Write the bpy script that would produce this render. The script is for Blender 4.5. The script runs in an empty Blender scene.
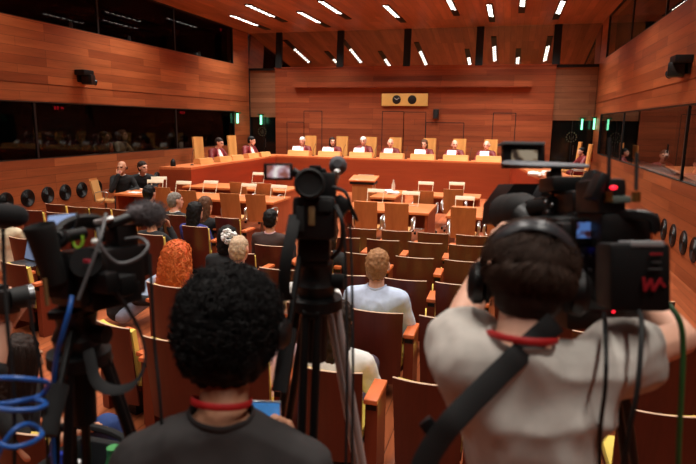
import bpy, bmesh, math, random
import numpy as np
from mathutils import Vector, Matrix, Euler, noise
random.seed(7)
SC = bpy.context.scene
COL = SC.collection
PI = math.pi
# ---------------------------------------------------------------- camera
W, H, F_PX = 696, 464, 580.46
CAM = Vector((0, 0, 2.45))
_pi, _ya, _ro = math.radians(10.69), math.radians(15.309), math.radians(0.751)
FW = Vector((-math.sin(_ya) * math.cos(_pi), math.cos(_ya) * math.cos(_pi), -math.sin(_pi)))
_R = Vector((math.cos(_ya), math.sin(_ya), 0))
_U = _R.cross(FW)
RT = math.cos(_ro) * _R + math.sin(_ro) * _U
UP = math.cos(_ro) * _U - math.sin(_ro) * _R
cam_data = bpy.data.cameras.new('camera')
cam = bpy.data.objects.new('camera', cam_data)
COL.objects.link(cam)
m = Matrix((RT, UP, -FW)).transposed().to_4x4()
m.translation = CAM
cam.matrix_world = m
cam_data.lens = F_PX * 36 / W
cam_data.sensor_width = 36
cam_data.clip_start = 0.05
cam_data.dof.use_dof = True
cam_data.dof.focus_distance = 9.0
cam_data.dof.aperture_fstop = 3.5
SC.camera = cam
def ray(px, py):
    return FW + RT * (px - W / 2) / F_PX - UP * (py - H / 2) / F_PX
def ip(px, py, d):                       # point at depth d along the lens axis
    return CAM + ray(px, py) * d
def iz(px, py, z):                       # point on a horizontal plane
    r = ray(px, py)
    return CAM + r * ((z - CAM.z) / r.z)
def iy(px, py, y):
    r = ray(px, py)
    return CAM + r * (y / r.y)
def ix(px, py, x):
    r = ray(px, py)
    return CAM + r * (x / r.x)
# ---------------------------------------------------------------- materials
MATS = {}
def lin(c):
    return tuple(((v / 255) / 12.92 if v / 255 <= .04045 else ((v / 255 + .055) / 1.055) ** 2.4) for v in c) + (1,)
def newmat(name):
    m = bpy.data.materials.new(name)
    m.use_nodes = True
    nt = m.node_tree
    return m, nt, nt.nodes['Principled BSDF']
def plain(name, c, rough=.5, metal=0, spec=.5, emis=None, es=0, var=.0, scale=20, sheen=0):
    if name in MATS: return MATS[name]
    m, nt, b = newmat(name)
    b.inputs['Roughness'].default_value = rough
    b.inputs['Metallic'].default_value = metal
    b.inputs['Specular IOR Level'].default_value = spec
    if sheen: b.inputs['Sheen Weight'].default_value = sheen
    if emis:
        b.inputs['Emission Color'].default_value = lin(emis)
        b.inputs['Emission Strength'].default_value = es
    if var:
        tc = nt.nodes.new('ShaderNodeTexCoord'); nz = nt.nodes.new('ShaderNodeTexNoise')
        nz.inputs['Scale'].default_value = scale; nz.inputs['Detail'].default_value = 4
        mx = nt.nodes.new('ShaderNodeMix'); mx.data_type = 'RGBA'
        a = [min(255, v * (1 + var)) for v in c]; d = [v * (1 - var) for v in c]
        mx.inputs[6].default_value = lin(d); mx.inputs[7].default_value = lin(a)
        nt.links.new(tc.outputs['Object'], nz.inputs['Vector'])
        nt.links.new(nz.outputs['Fac'], mx.inputs[0])
        nt.links.new(mx.outputs[2], b.inputs['Base Color'])
    else:
        b.inputs['Base Color'].default_value = lin(c)
    MATS[name] = m
    return m
def wood(name, ca, cb, along='X', rough=.4, grain=14, plank=None, across=None, gap=.5, spec=.4, bump=.0):
    """grainy timber; plank=(length,width) adds boards laid along one axis"""
    if name in MATS: return MATS[name]
    m, nt, b = newmat(name)
    N, Lk = nt.nodes, nt.links
    tc = N.new('ShaderNodeTexCoord'); sep = N.new('ShaderNodeSeparateXYZ')
    Lk.new(tc.outputs['Object'], sep.inputs[0])
    mp = N.new('ShaderNodeMapping')
    s = {'X': (.08, 1, 1), 'Y': (1, .08, 1), 'Z': (1, 1, .08)}[along]
    mp.inputs['Scale'].default_value = tuple(v * grain for v in s)
    Lk.new(tc.outputs['Object'], mp.inputs[0])
    nz = N.new('ShaderNodeTexNoise'); nz.inputs['Scale'].default_value = 1.0
    nz.inputs['Detail'].default_value = 5; nz.inputs['Roughness'].default_value = .65
    Lk.new(mp.outputs[0], nz.inputs['Vector'])
    rp = N.new('ShaderNodeMapRange'); rp.inputs[1].default_value = .3; rp.inputs[2].default_value = .7
    Lk.new(nz.outputs['Fac'], rp.inputs[0])
    if plank:
        cb_ = N.new('ShaderNodeCombineXYZ')
        Lk.new(sep.outputs[along], cb_.inputs[0]); Lk.new(sep.outputs[across], cb_.inputs[1])
        br = N.new('ShaderNodeTexBrick')
        br.inputs['Scale'].default_value = 1
        br.inputs['Brick Width'].default_value = plank[0]; br.inputs['Row Height'].default_value = plank[1]
        br.inputs['Mortar Size'].default_value = .003; br.offset = .37; br.offset_frequency = 3
        br.inputs['Color1'].default_value = lin(ca); br.inputs['Color2'].default_value = lin(cb)
        br.inputs['Mortar'].default_value = lin([v * gap for v in cb])
        Lk.new(cb_.outputs[0], br.inputs['Vector'])
        base = br.outputs['Color']
        mx = N.new('ShaderNodeMix'); mx.data_type = 'RGBA'; mx.blend_type = 'MULTIPLY'
        mx.inputs[0].default_value = 1
        gr = N.new('ShaderNodeMix'); gr.data_type = 'RGBA'
        gr.inputs[6].default_value = (.72, .7, .68, 1); gr.inputs[7].default_value = (1.1, 1.1, 1.1, 1)
        Lk.new(rp.outputs[0], gr.inputs[0])
        Lk.new(base, mx.inputs[6]); Lk.new(gr.outputs[2], mx.inputs[7])
        Lk.new(mx.outputs[2], b.inputs['Base Color'])
    else:
        mx = N.new('ShaderNodeMix'); mx.data_type = 'RGBA'
        mx.inputs[6].default_value = lin(cb); mx.inputs[7].default_value = lin(ca)
        Lk.new(rp.outputs[0], mx.inputs[0]); Lk.new(mx.outputs[2], b.inputs['Base Color'])
    b.inputs['Roughness'].default_value = rough
    b.inputs['Specular IOR Level'].default_value = spec
    MATS[name] = m
    return m
def glass_mat(name, tint, refl):
    if name in MATS: return MATS[name]
    m = bpy.data.materials.new(name); m.use_nodes = True
    nt = m.node_tree; N = nt.nodes; N.clear()
    out = N.new('ShaderNodeOutputMaterial'); mix = N.new('ShaderNodeMixShader')
    tr = N.new('ShaderNodeBsdfTransparent'); tr.inputs[0].default_value = tint
    gl = N.new('ShaderNodeBsdfGlossy'); gl.inputs['Roughness'].default_value = .015
    gl.inputs['Color'].default_value = (.95, .95, .95, 1)
    fr = N.new('ShaderNodeFresnel'); fr.inputs[0].default_value = 1.5
    mt = N.new('ShaderNodeMath'); mt.operation = 'MULTIPLY_ADD'; mt.use_clamp = True
    mt.inputs[1].default_value = refl[0]; mt.inputs[2].default_value = refl[1]
    ge = N.new('ShaderNodeNewGeometry'); fs = N.new('ShaderNodeMath'); fs.operation = 'SUBTRACT'; fs.inputs[0].default_value = 1
    nt.links.new(ge.outputs['Backfacing'], fs.inputs[1]); mu = N.new('ShaderNodeMath'); mu.operation = 'MULTIPLY'
    nt.links.new(fr.outputs[0], mt.inputs[0]); nt.links.new(mt.outputs[0], mu.inputs[0]); nt.links.new(fs.outputs[0], mu.inputs[1]); nt.links.new(mu.outputs[0], mix.inputs[0])
    nt.links.new(tr.outputs[0], mix.inputs[1]); nt.links.new(gl.outputs[0], mix.inputs[2])
    nt.links.new(mix.outputs[0], out.inputs[0])
    MATS[name] = m
    return m
WALL_Y = wood('wall_planks_side', (174, 97, 55), (134, 67, 36), 'Y', .42, 9, (2.3, .19), 'Z')
WALL_X = wood('wall_planks_back', (158, 82, 48), (130, 60, 34), 'X', .42, 9, (2.6, .20), 'Z')
WALL_H = wood('wall_planks_recess', (150, 102, 72), (128, 82, 56), 'X', .45, 9, (2.6, .20), 'Z')
CEIL = wood('ceiling_planks', (182, 114, 80), (146, 86, 58), 'Y', .4, 9, (2.6, .22), 'X')
FLOOR = wood('floor_planks', (186, 104, 64), (142, 72, 42), 'Y', .3, 12, (1.6, .11), 'X')
BENCH = wood('bench_veneer', (150, 66, 34), (132, 54, 27), 'X', .38, 5)
BTOP = wood('bench_top_timber', (214, 124, 74), (190, 100, 56), 'X', .35, 8)
LIGHTW = wood('pale_timber', (222, 164, 100), (204, 142, 82), 'X', .4, 9)
MAHOG = wood('mahogany_shell', (90, 33, 22), (72, 25, 16), 'Z', .35, 10)
ARMW = wood('orange_armrest_timber', (224, 120, 68), (202, 100, 54), 'Y', .4, 10)
ARMB = wood('armrest_body_timber', (122, 50, 28), (104, 40, 22), 'Z', .4, 10)
EDGE = plain('pale_ply_edge', (216, 176, 146), .4)
CUSH = plain('yellow_cushion_cloth', (222, 196, 92), .85, var=.06, scale=160)
LAWC = wood('chair_shell_timber', (192, 122, 68), (170, 102, 54), 'Z', .4, 8)
TABLE = wood('table_timber', (222, 132, 76), (198, 108, 58), 'X', .36, 8)
TLEG = wood('table_leg_timber', (160, 76, 42), (140, 62, 33), 'Z', .4, 8)
SILVER = plain('brushed_metal', (200, 200, 200), .3, 1)
STEEL = plain('dull_steel', (120, 120, 122), .35, 1)
BLACK = plain('black_paint', (9, 9, 10), .5, spec=.35)
DARK = plain('dark_interior', (9, 8, 8), .8)
RUBBER = plain('black_rubber', (9, 9, 9), .7, var=.2)
PLASTIC = plain('black_plastic', (11, 11, 12), .42, var=.12, scale=60)
FOAM = plain('black_foam', (26, 26, 27), .95, var=.35, scale=300)
WHITE = plain('white_paper', (236, 234, 228), .7)
BEIGE = plain('beige_lacquer', (228, 214, 184), .5)
GOLD = plain('gold_panel', (226, 184, 104), .42, var=.05, scale=3)
LED = plain('led_lens', (255, 250, 240), .3, emis=(255, 246, 232), es=7)
REDLED = plain('red_led', (60, 4, 6), .3, emis=(255, 30, 50), es=2.6)
GREENL = plain('green_light', (190, 255, 220), .3, emis=(120, 255, 190), es=2.4)
# ---------------------------------------------------------------- mesh builder
def rotm(r):
    return Euler(r).to_matrix().to_4x4() if r is not None else Matrix()
ICO = {}
for _k in (1, 2, 3):
    _b = bmesh.new(); bmesh.ops.create_icosphere(_b, subdivisions=_k, radius=1); ICO[_k] = [v.co.copy() for v in _b.verts]; _b.free()
class MB:
    def __init__(s): s.bm = bmesh.new()
    def box(s, c, size, rot=None, bev=0):
        M = Matrix.Translation(Vector(c)) @ (rot if isinstance(rot, Matrix) else rotm(rot)) @ Matrix.Diagonal((*size, 1))
        v = bmesh.ops.create_cube(s.bm, size=1, matrix=M)['verts']
        if bev:
            es = list({e for x in v for e in x.link_edges})
            bmesh.ops.bevel(s.bm, geom=es, offset=bev, segments=2, profile=.6, affect='EDGES')
        return s
    def bx(s, x0, x1, y0, y1, z0, z1, bev=0):
        return s.box(((x0 + x1) / 2, (y0 + y1) / 2, (z0 + z1) / 2), (abs(x1 - x0), abs(y1 - y0), abs(z1 - z0)), None, bev)
    def cyl(s, p0, p1, r0, r1=None, n=16):
        p0, p1 = Vector(p0), Vector(p1); d = p1 - p0
        M = Matrix.Translation((p0 + p1) / 2) @ d.to_track_quat('Z', 'Y').to_matrix().to_4x4()
        bmesh.ops.create_cone(s.bm, cap_ends=True, segments=n, radius1=r0, radius2=r0 if r1 is None else r1, depth=d.length, matrix=M)
        return s
    def ell(s, c, r, rot=None, sub=2):
        if not hasattr(r, '__len__'): r = (r, r, r)
        M = Matrix.Translation(Vector(c)) @ (rot if isinstance(rot, Matrix) else rotm(rot)) @ Matrix.Diagonal((*r, 1))
        bmesh.ops.create_icosphere(s.bm, subdivisions=sub, radius=1, matrix=M)
        return s
    def hull(s, items, sub=2, mat=None):
        vs = []
        for it in items:
            c, r = it[0], it[1]
            if not hasattr(r, '__len__'): r = (r, r, r)
            M = Matrix.Translation(Vector(c)) @ (it[2] if len(it) > 2 else Matrix()) @ Matrix.Diagonal((*r, 1))
            if mat is not None: M = mat @ M
            vs += [s.bm.verts.new(M @ q) for q in ICO[sub]]
        g = bmesh.ops.convex_hull(s.bm, input=vs)
        bad = [v for v in vs if v.is_valid and not v.link_faces]
        if bad: bmesh.ops.delete(s.bm, geom=bad, context='VERTS')
        return s
    def tube(s, pts, r, n=8, closed=False, flat=None):
        pts = [Vector(p) for p in pts]; k = len(pts)
        rings = []; up = None
        for i, p in enumerate(pts):
            a = pts[(i - 1) % k] if (closed or i) else pts[i]
            b = pts[(i + 1) % k] if (closed or i < k - 1) else pts[i]
            t = (b - a).normalized()
            if up is None:
                up = t.orthogonal().normalized() if flat is None else Vector(flat)
            up = (up - t * up.dot(t))
            up = up.normalized() if up.length > 1e-6 else t.orthogonal().normalized()
            sd = t.cross(up)
            rr = r[i] if isinstance(r, (list, tuple)) and flat is None else r
            ra, rb = (rr, rr) if flat is None else r
            rings.append([s.bm.verts.new(p + up * math.cos(2 * PI * j / n) * ra + sd * math.sin(2 * PI * j / n) * rb) for j in range(n)])
        for i in range(k if closed else k - 1):
            A, B = rings[i], rings[(i + 1) % k]
            for j in range(n):
                try: s.bm.faces.new((A[j], A[(j + 1) % n], B[(j + 1) % n], B[j]))
                except ValueError: pass
        if not closed:
            s.bm.faces.new(rings[0][::-1]); s.bm.faces.new(rings[-1])
        return s
    def lathe(s, prof, c=(0, 0, 0), rot=None, n=24):
        M = Matrix.Translation(Vector(c)) @ (rot if isinstance(rot, Matrix) else rotm(rot))
        rings = []
        for (r, z) in prof:
            rings.append([s.bm.verts.new(M @ Vector((max(r, 1e-4) * math.cos(2 * PI * j / n), max(r, 1e-4) * math.sin(2 * PI * j / n), z))) for j in range(n)])
        for A, B in zip(rings, rings[1:]):
            for j in range(n): s.bm.faces.new((A[j], A[(j + 1) % n], B[(j + 1) % n], B[j]))
        s.bm.faces.new(rings[0][::-1]); s.bm.faces.new(rings[-1])
        return s
    def prism(s, poly, z0, z1):
        a = [s.bm.verts.new((x, y, z0)) for x, y in poly]; b = [s.bm.verts.new((x, y, z1)) for x, y in poly]
        k = len(poly)
        s.bm.faces.new(a[::-1]); s.bm.faces.new(b)
        for i in range(k): s.bm.faces.new((a[i], a[(i + 1) % k], b[(i + 1) % k], b[i]))
        return s
    def sheet(s, grid, th):
        """grid[i][j] of points -> solid sheet, thickness along its normals"""
        g = [[Vector(p) for p in row] for row in grid]; n, k = len(g), len(g[0])
        F, B = [], []
        for i in range(n):
            fr, br = [], []
            for j in range(k):
                du = g[min(i + 1, n - 1)][j] - g[max(i - 1, 0)][j]; dv = g[i][min(j + 1, k - 1)] - g[i][max(j - 1, 0)]
                nn = du.cross(dv).normalized() * th / 2
                fr.append(s.bm.verts.new(g[i][j] + nn)); br.append(s.bm.verts.new(g[i][j] - nn))
            F.append(fr); B.append(br)
        for i in range(n - 1):
            for j in range(k - 1):
                s.bm.faces.new((F[i][j], F[i + 1][j], F[i + 1][j + 1], F[i][j + 1]))
                s.bm.faces.new((B[i][j], B[i][j + 1], B[i + 1][j + 1], B[i + 1][j]))
        for i in range(n - 1):
            s.bm.faces.new((F[i][0], B[i][0], B[i + 1][0], F[i + 1][0]))
            s.bm.faces.new((F[i][-1], F[i + 1][-1], B[i + 1][-1], B[i][-1]))
        for j in range(k - 1):
            s.bm.faces.new((F[0][j], F[0][j + 1], B[0][j + 1], B[0][j]))
            s.bm.faces.new((F[-1][j], B[-1][j], B[-1][j + 1], F[-1][j + 1]))
        return s
    def mesh(s, name):
        bmesh.ops.recalc_face_normals(s.bm, faces=s.bm.faces)
        me = bpy.data.meshes.new(name); s.bm.to_mesh(me); s.bm.free()
        me.polygons.foreach_set('use_smooth', [True] * len(me.polygons))
        me.set_sharp_from_angle(angle=math.radians(38))
        return me
    def build(s, name, mat, parent=None, **kw):
        return link(name, s.mesh(name), mat, parent, **kw)
def wmat(o):
    M = Matrix.LocRotScale(o.location, o.rotation_euler, o.scale)
    return wmat(o.parent) @ M if o.parent else M
def link(name, me, mat, parent=None, label=None, cat=None, group=None, kind=None, world=False):
    """world=True: the mesh was drawn in room coordinates"""
    o = bpy.data.objects.new(name, me); COL.objects.link(o)
    if mat:
        for q in (mat if isinstance(mat, list) else [mat]): me.materials.append(q)
    if parent:
        if world: me.transform(wmat(parent).inverted())
        o.parent = parent
    return tag(o, label, cat, group, kind)
def tag(o, label=None, cat=None, group=None, kind=None):
    if label: o['label'] = label
    if cat: o['category'] = cat
    if group: o['group'] = group
    if kind: o['kind'] = kind
    return o
def thing(name, loc, label, cat, group=None, rz=0):
    o = bpy.data.objects.new(name, None); COL.objects.link(o)
    o.location = loc; o.rotation_euler = (0, 0, rz); o.empty_display_size = .1
    return tag(o, label, cat, group)
def copy_tree(o, parent=None):
    c = o.copy(); COL.objects.link(c)
    if parent: c.parent = parent
    for ch in [x for x in KIDS.get(o.name, [])]: copy_tree_k(ch, c)
    return c
def kids(o): return [x for x in bpy.data.objects if x.parent == o]
def dup(root, loc, rz, label=None, group=None):
    c = root.copy(); COL.objects.link(c); c.location = loc; c.rotation_euler = (0, 0, rz)
    if label: c['label'] = label
    if group: c['group'] = group
    for ch in kids(root):
        k = ch.copy(); COL.objects.link(k); k.parent = c
        for g in kids(ch):
            d = g.copy(); COL.objects.link(d); d.parent = k
    return c
def struct(name, mb, mat): return mb.build(name, mat, kind='structure')
def bez(pts, n=8):
    """smooth curve through points (Catmull-Rom)"""
    P = [Vector(p) for p in pts]; P = [P[0] * 2 - P[1]] + P + [P[-1] * 2 - P[-2]]; out = []
    for i in range(1, len(P) - 2):
        a, b, c, d = P[i - 1:i + 3]
        for k in range(n):
            t = k / n
            out.append(.5 * ((2 * b) + (c - a) * t + (2 * a - 5 * b + 4 * c - d) * t * t + (3 * b - a - 3 * c + d) * t ** 3))
    return out + [P[-2]]
# ================================================================ THE ROOM
XL, XR, YB = -10.4, 2.82, 22.4
ZB, ZM, ZU, ZC = 1.53, 2.83, 4.6, 5.92
struct('floor', MB().bx(XL - .4, XR + .4, -4, YB + .6, -.1, 0), FLOOR)
struct('floor_press_platform', MB().bx(XL, XR, -4, 2.0, 0, .32), FLOOR)
struct('floor_dais', MB().prism([(-8.95, 16.2), (-9.1, 21.0), (1.0, 20.6), (1.5, 12.4), (XR, 12.4), (XR, YB), (XL, YB), (XL, 16.2)], 0, .5), FLOOR)
struct('ceiling', MB().bx(XL - 2.6, XR + 2.6, -4, YB + .6, ZC, ZC + .15), CEIL)
YE = 21.05
def side_wall(name, x, sx):
    mb = MB()
    xo = x + sx * .25
    mb.bx(x, xo, -4, YB, 0, ZB); mb.bx(x, xo, -4, YB, ZM, 3.205); mb.bx(x, xo, -4, YB, 3.225, ZU)
    mb.bx(x + sx * .02, xo, -4, YB, 3.2, 3.23)
    mb.bx(x, xo, YE, YB, ZB, ZM); mb.bx(x, xo, YE, YB, ZU, ZC)
    return struct(name, mb, WALL_Y)
side_wall('wall_left', XL, -1); side_wall('wall_right', XR, 1)
struct('wall_rear', MB().bx(XL - .4, XR + .4, -4.2, -4, 0, ZC), WALL_X)
# interpreter booths behind the side walls
GLS = glass_mat('booth_glass', (.42, .42, .42, 1), (.26, 0))
GLR = glass_mat('booth_glass_clear', (.7, .7, .7, 1), (.9, 0))
n = 0
for side, x, sx in (('left', XL, -1), ('right', XR, 1)):
    xb = x + sx * 2.3
    mb = MB()
    for z0, z1 in ((.34, ZM + .1), (ZU - .5, ZC)):
        mb.bx(xb, xb + sx * .1, -4, YB, z0, z1)
        mb.bx(x + sx * .25, xb, -4, YB, z0 - .1, z0)
        mb.bx(x + sx * .25, xb, -4, YB, z1, z1 + .06)
        for yd in (1.2, 6.2, YE + .05): mb.bx(x + sx * .25, xb, yd, yd + .06, z0, z1)
    struct('wall_booths_' + side, mb, DARK)
    mb = MB()
    for z in (ZB - .06, ZU - .06): mb.bx(x + sx * .09, x + sx * .75, -4, YE, z, z + .04)
    struct('trim_booth_counter_' + side, mb, BLACK)
    for z0, z1 in ((ZB, ZM), (ZU, ZC)):
        n += 1
        struct('window_%d' % n, MB().bx(x + sx * .03, x + sx * .04, -4, YE, z0, z1), GLS if sx < 0 else GLR)
        mb = MB()
        ms = (11.05, 16.9) if z0 < 3 else (13.4, 17.0)
        for y in ms: mb.bx(x + sx * .01, x + sx * .06, y - .03, y + .03, z0, z1)
        mb.bx(x + sx * .0, x + sx * .07, YE - .06, YE, z0, z1)
        mb.bx(x + sx * .0, x + sx * .07, -4, YE, z1 - .03, z1); mb.bx(x + sx * .0, x + sx * .07, -4, YE, z0, z0 + .02)
        struct('trim_window_frame_%d' % n, mb, BLACK)
# back wall
ZP = 4.55
PX0, PX1 = -9.25, 1.42
struct('wall_back', MB().bx(PX0, PX1, YB, YB + .25, 0, ZP), WALL_X)
for s, a, b in (('left', XL, PX0), ('right', PX1, XR)):
    struct('wall_back_header_' + s, MB().bx(a, b, YB + .1, YB + .25, 2.62, 4.5), WALL_H)
    struct('wall_back_recess_' + s, MB().bx(a - .2, b + .2, YB + .9, YB + 1, 0, ZC), DARK)
    struct('trim_recess_' + s, MB().bx(a, b, YB + .02, YB + .1, 4.46, 4.58), BLACK)
    c = (a + b) / 2
    mb = MB().bx(a, b, YB + .14, YB + .2, .5, 2.62)
    d = struct('door_' + s, mb, plain('dark_glass_door', (10, 13, 12), .12))
    MB().bx(c - .012, c + .012, YB + .125, YB + .14, .5, 2.62).build('door_gap', BLACK, d)
    MB().cyl((c + .08, YB + .1, 1.4), (c + .08, YB + .1, 1.75), .012).build('door_handle', STEEL, d)
    em = MB(); cc = Vector((-9.9 if s == 'left' else 2.12, YB + .13, 2.03))
    for k in range(12):
        t = k * PI / 6
        em.ell(cc + Vector((math.cos(t) * .17, 0, math.sin(t) * .17)), (.03, .008, .03), sub=1)
    em.tube([cc + Vector((-.07, 0, .05)), cc + Vector((-.05, 0, -.06)), cc + Vector((.05, 0, -.06)), cc + Vector((.07, 0, .05))], .01, 6)
    em.box(cc, (.02, .01, .2))
    em.build('door_emblem', plain('faint_emblem', (66, 64, 46), .5), d)
# clerestory: glass leaning into the room
lean = math.radians(5.35)
CLR = glass_mat('clerestory_glass', (.14, .11, .09, 1), (.3, .58))
zt, yt = ZC, YB + (ZC - ZP) * math.tan(lean)
def slab(x0, x1, th, off=0):
    mb = MB(); vs = []
    for dy in (0, th):
        for x, z in ((x0, ZP), (x1, ZP), (x1, zt), (x0, zt)):
            vs.append(mb.bm.verts.new((x, (YB if z == ZP else yt) + dy + off, z)))
    for f in ((0, 1, 2, 3), (7, 6, 5, 4), (0, 4, 5, 1), (1, 5, 6, 2), (2, 6, 7, 3), (3, 7, 4, 0)): mb.bm.faces.new([vs[i] for i in f])
    return mb
struct('window_5', slab(XL, XR, .01), CLR)
struct('wall_clerestory_back', MB().bx(XL, XR, YB + .85, YB + .9, ZP - .1, ZC), plain('clerestory_dark', (60, 40, 30), .8))
for i, px in enumerate((278.5, 340, 407, 479.5, 557)):
    x = iy(px, 50, YB).x; w = .13
    struct('trim_mullion_%d' % (i + 1), slab(x - w, x + w, .1, -.05), BLACK)
struct('trim_clerestory_sill', MB().bx(PX0 - .02, PX1 + .02, YB - .03, YB + .02, ZP - .02, ZP + .03), WALL_X)
# ledge and flush doors of the back wall
a, b = iy(293, 83, YB - .2), iy(532, 89, YB - .2)
struct('trim_ledge', MB().bx(a.x, b.x, YB - .25, YB, 3.78, 4.0), WALL_X)
GAP = plain('door_shadow_gap', (40, 14, 9), .7)
for i, (p0, p1, py) in enumerate(((304, 322, 111), (382.5, 404, 111.5), (404, 426, 112), (493.5, 516, 113), (287, 304, 122), (426, 464, 122.5))):
    a, b = iy(p0, py, YB), iy(p1, py, YB); g = .014
    mb = MB()
    for x in (a.x, b.x): mb.bx(x - g, x + g, YB - .006, YB, .5, a.z)
    mb.bx(a.x, b.x, YB - .006, YB, a.z - g, a.z + g)
    struct('door_%d' % (i + 1), MB().bx(a.x + g, b.x - g, YB - .008, YB, .5, a.z - g), WALL_X)
    struct('trim_door_gap_%d' % (i + 1), mb, GAP)
# ---------------------------------------------------------------- ceiling lights
def ceil_light():
    t = thing('ceiling_light', (0, 0, ZC), 'x', 'ceiling light')
    MB().box((0, 0, -.012), (.2, 3.1, .03)).build('housing', BLACK, t)
    mb = MB()
    for k in range(7):
        y = -1.4 + k * .29
        for s in (-1, 1): mb.box((s * .038, y + s * .05, -.03), (.05, .15, .012), bev=.004)
    mb.build('lens', LED, t)
    return t
FIX = [(-9.2, 20.1, 'leftmost slot light of the back ceiling row beside the left wall'),
       (-7.9, 18.55, 'slot light second from left in the wooden ceiling, cut off at the picture top'),
       (-6.75, 19.95, 'slot light third from left above the end of the judges bench'),
       (-5.55, 18.45, 'slot light fourth from left, long bright strip near the picture top'),
       (-3.85, 19.45, 'slot light fifth from left, above the gold clock panel'),
       (-1.92, 18.5, 'short slot light sixth from left at the picture top, right of the clocks'),
       (-.84, 19.9, 'slot light seventh from left above the two rightmost judges'),
       (.1, 18.4, 'slot light eighth from left at the picture top'),
       (1.2, 19.8, 'rightmost slot light near the right wall upper window')]
L0 = None
NL = 0
def lamp(x, y, e, size=2.6, spread=115):
    global NL
    d = bpy.data.lights.new('slot_lamp', 'AREA'); d.shape = 'RECTANGLE'; d.size = .1; d.size_y = size
    d.energy = e; d.spread = math.radians(spread); d.color = (1, .95, .87)
    o = bpy.data.objects.new('slot_lamp', d); COL.objects.link(o); o.location = (x, y, ZC - .05); NL += 1
    return o
LAMP_E = 100
for (x, y, lab) in FIX:
    if L0 is None:
        L0 = ceil_light(); L0.location = (x, y, ZC); L0['label'] = lab; L0['group'] = 'slot lights in the wooden ceiling'
    else: dup(L0, (x, y, ZC), 0, lab, 'slot lights in the wooden ceiling')
    lamp(x, y, LAMP_E)
# the same rows go on over the hall, above the picture: only their lamps
for k, yb in enumerate((14.0, 9.4, 4.8, .4)):
    for j, x in enumerate((-9.2, -6.75, -3.85, -1.3, 1.2)):
        lamp(x, yb + (j % 2) * 1.4, LAMP_E * (1.0, .95, .8, .5)[k] * (.6 if j == 0 and k else 1))

for x, y, e in ((XL - .75, 15.0, 11), (XR + .8, 16.3, 30), (XR + .6, 12.6, 26)):  # added fill lights to brighten the booth people, no fixtures there
    d = bpy.data.lights.new('booth_fill', 'AREA'); d.size = .5; d.energy = e; d.color = (1, .9, .78)
    o = bpy.data.objects.new('booth_fill', d); COL.objects.link(o); o.location = (x, y, ZM + .05)
# ================================================================ JUDGES' BENCH
DZ = .5                                   # dais height
A0, B0, C0, D0 = (-8.1, 13.75), (-8.3, 20.1), (0.08, 19.75), (0.98, 12.3)      # front line
A1, B1, C1, D1 = (-8.95, 13.6), (-9.1, 20.95), (0.95, 20.55), (1.82, 12.4)     # back line
bench = thing('judges_bench', (-4, 19.9, 0), 'long angled wooden judges bench with red brown front and orange top', 'bench')
def wall_seg(a, b, th=.05, z0=0, z1=1.16):
    a, b = Vector((*a, 0)), Vector((*b, 0)); d = (b - a).normalized(); nn = Vector((-d.y, d.x, 0)) * th
    mb = MB(); mb.prism([(a.x, a.y), (b.x, b.y), (b.x + nn.x, b.y + nn.y), (a.x + nn.x, a.y + nn.y)], z0, z1)
    return mb
BENCHY = wood('bench_veneer_wings', (152, 54, 27), (130, 42, 20), 'Y', .38, 5)
BTOPY = wood('bench_top_timber_wings', (214, 124, 74), (190, 100, 56), 'Y', .35, 8)
wall_seg(B0, C0).build('front_panel', BENCH, bench, world=True)
wall_seg(A0, B0).build('front_panel', BENCHY, bench, world=True)
wall_seg(C0, D0).build('front_panel', BENCHY, bench, world=True)
wall_seg(A1, A0).build('end_panel', BENCH, bench, world=True)
wall_seg(D0, D1).build('end_panel', BENCH, bench, world=True)
MB().prism([A0, B0, B1, A1], 1.161, 1.221).build('desktop', BTOPY, bench, world=True)
MB().prism([B0, C0, C1, B1], 1.161, 1.222).build('desktop', BTOP, bench, world=True)
MB().prism([C0, D0, D1, C1], 1.161, 1.223).build('desktop', BTOPY, bench, world=True)
# monitor boxes on the bench
def desk_box():
    t = thing('desk_screen_box', (0, 0, 0), 'x', 'desk screen box')
    mb = MB(); vs = []
    for x in (-.42, .42):
        for y, z in ((-.16, 0), (.16, 0), (.16, .16), (.04, .19), (-.1, .19)): vs.append(mb.bm.verts.new((x, y, z)))
    mb.bm.faces.new(vs[:5]); mb.bm.faces.new(vs[5:][::-1])
    for i in range(5): mb.bm.faces.new((vs[i], vs[(i + 1) % 5], vs[5 + (i + 1) % 5], vs[5 + i]))
    mb.build('housing', LIGHTW, t)
    mb = MB().box((0, .135, .115), (.7, .012, .1), (-.2, 0, 0)); mb.build('screen', plain('dim_screen', (30, 34, 40), .2), t)
    return t
GB = 'desk screen boxes along the judges bench'
box0 = desk_box(); first = [True]
def put_box(loc, rz, lab):
    if first[0]:
        first[0] = False; box0.location = loc; box0.rotation_euler.z = rz; box0['label'] = lab; box0['group'] = GB; return box0
    return dup(box0, loc, rz, lab, GB)
ordn = ['first', 'second', 'third', 'fourth', 'fifth', 'sixth', 'seventh']
CB = [(298, 153.5), (329, 154), (361, 155), (392, 156), (423, 157), (456, 158.5), (489, 160)]
cang = math.atan2(C0[1] - B0[1], C0[0] - B0[0])
CPOS = []
for i, (px, py) in enumerate(CB):
    x = iy(px, py, 20.2).x; y = B0[1] + (x - B0[0]) * math.tan(cang) + .3
    CPOS.append((x, y))
    put_box((x, y, 1.222), cang, 'pale wooden screen box before the %s judge from the left of the long bench' % ordn[i] if i < 6 else 'pale wooden screen box at the right end of the long bench')
LB = [(204, 163.5, 'pale screen box nearest the near end of the left bench wing'), (228, 161.5, 'pale screen box right of the near judge on the left bench wing'),
      (242, 160, 'pale screen box left of the far judge on the left bench wing'), (259, 158, 'pale screen box right of the far judge on the left bench wing'), (273, 156.5, 'pale screen box in the left corner of the bench')]
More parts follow.
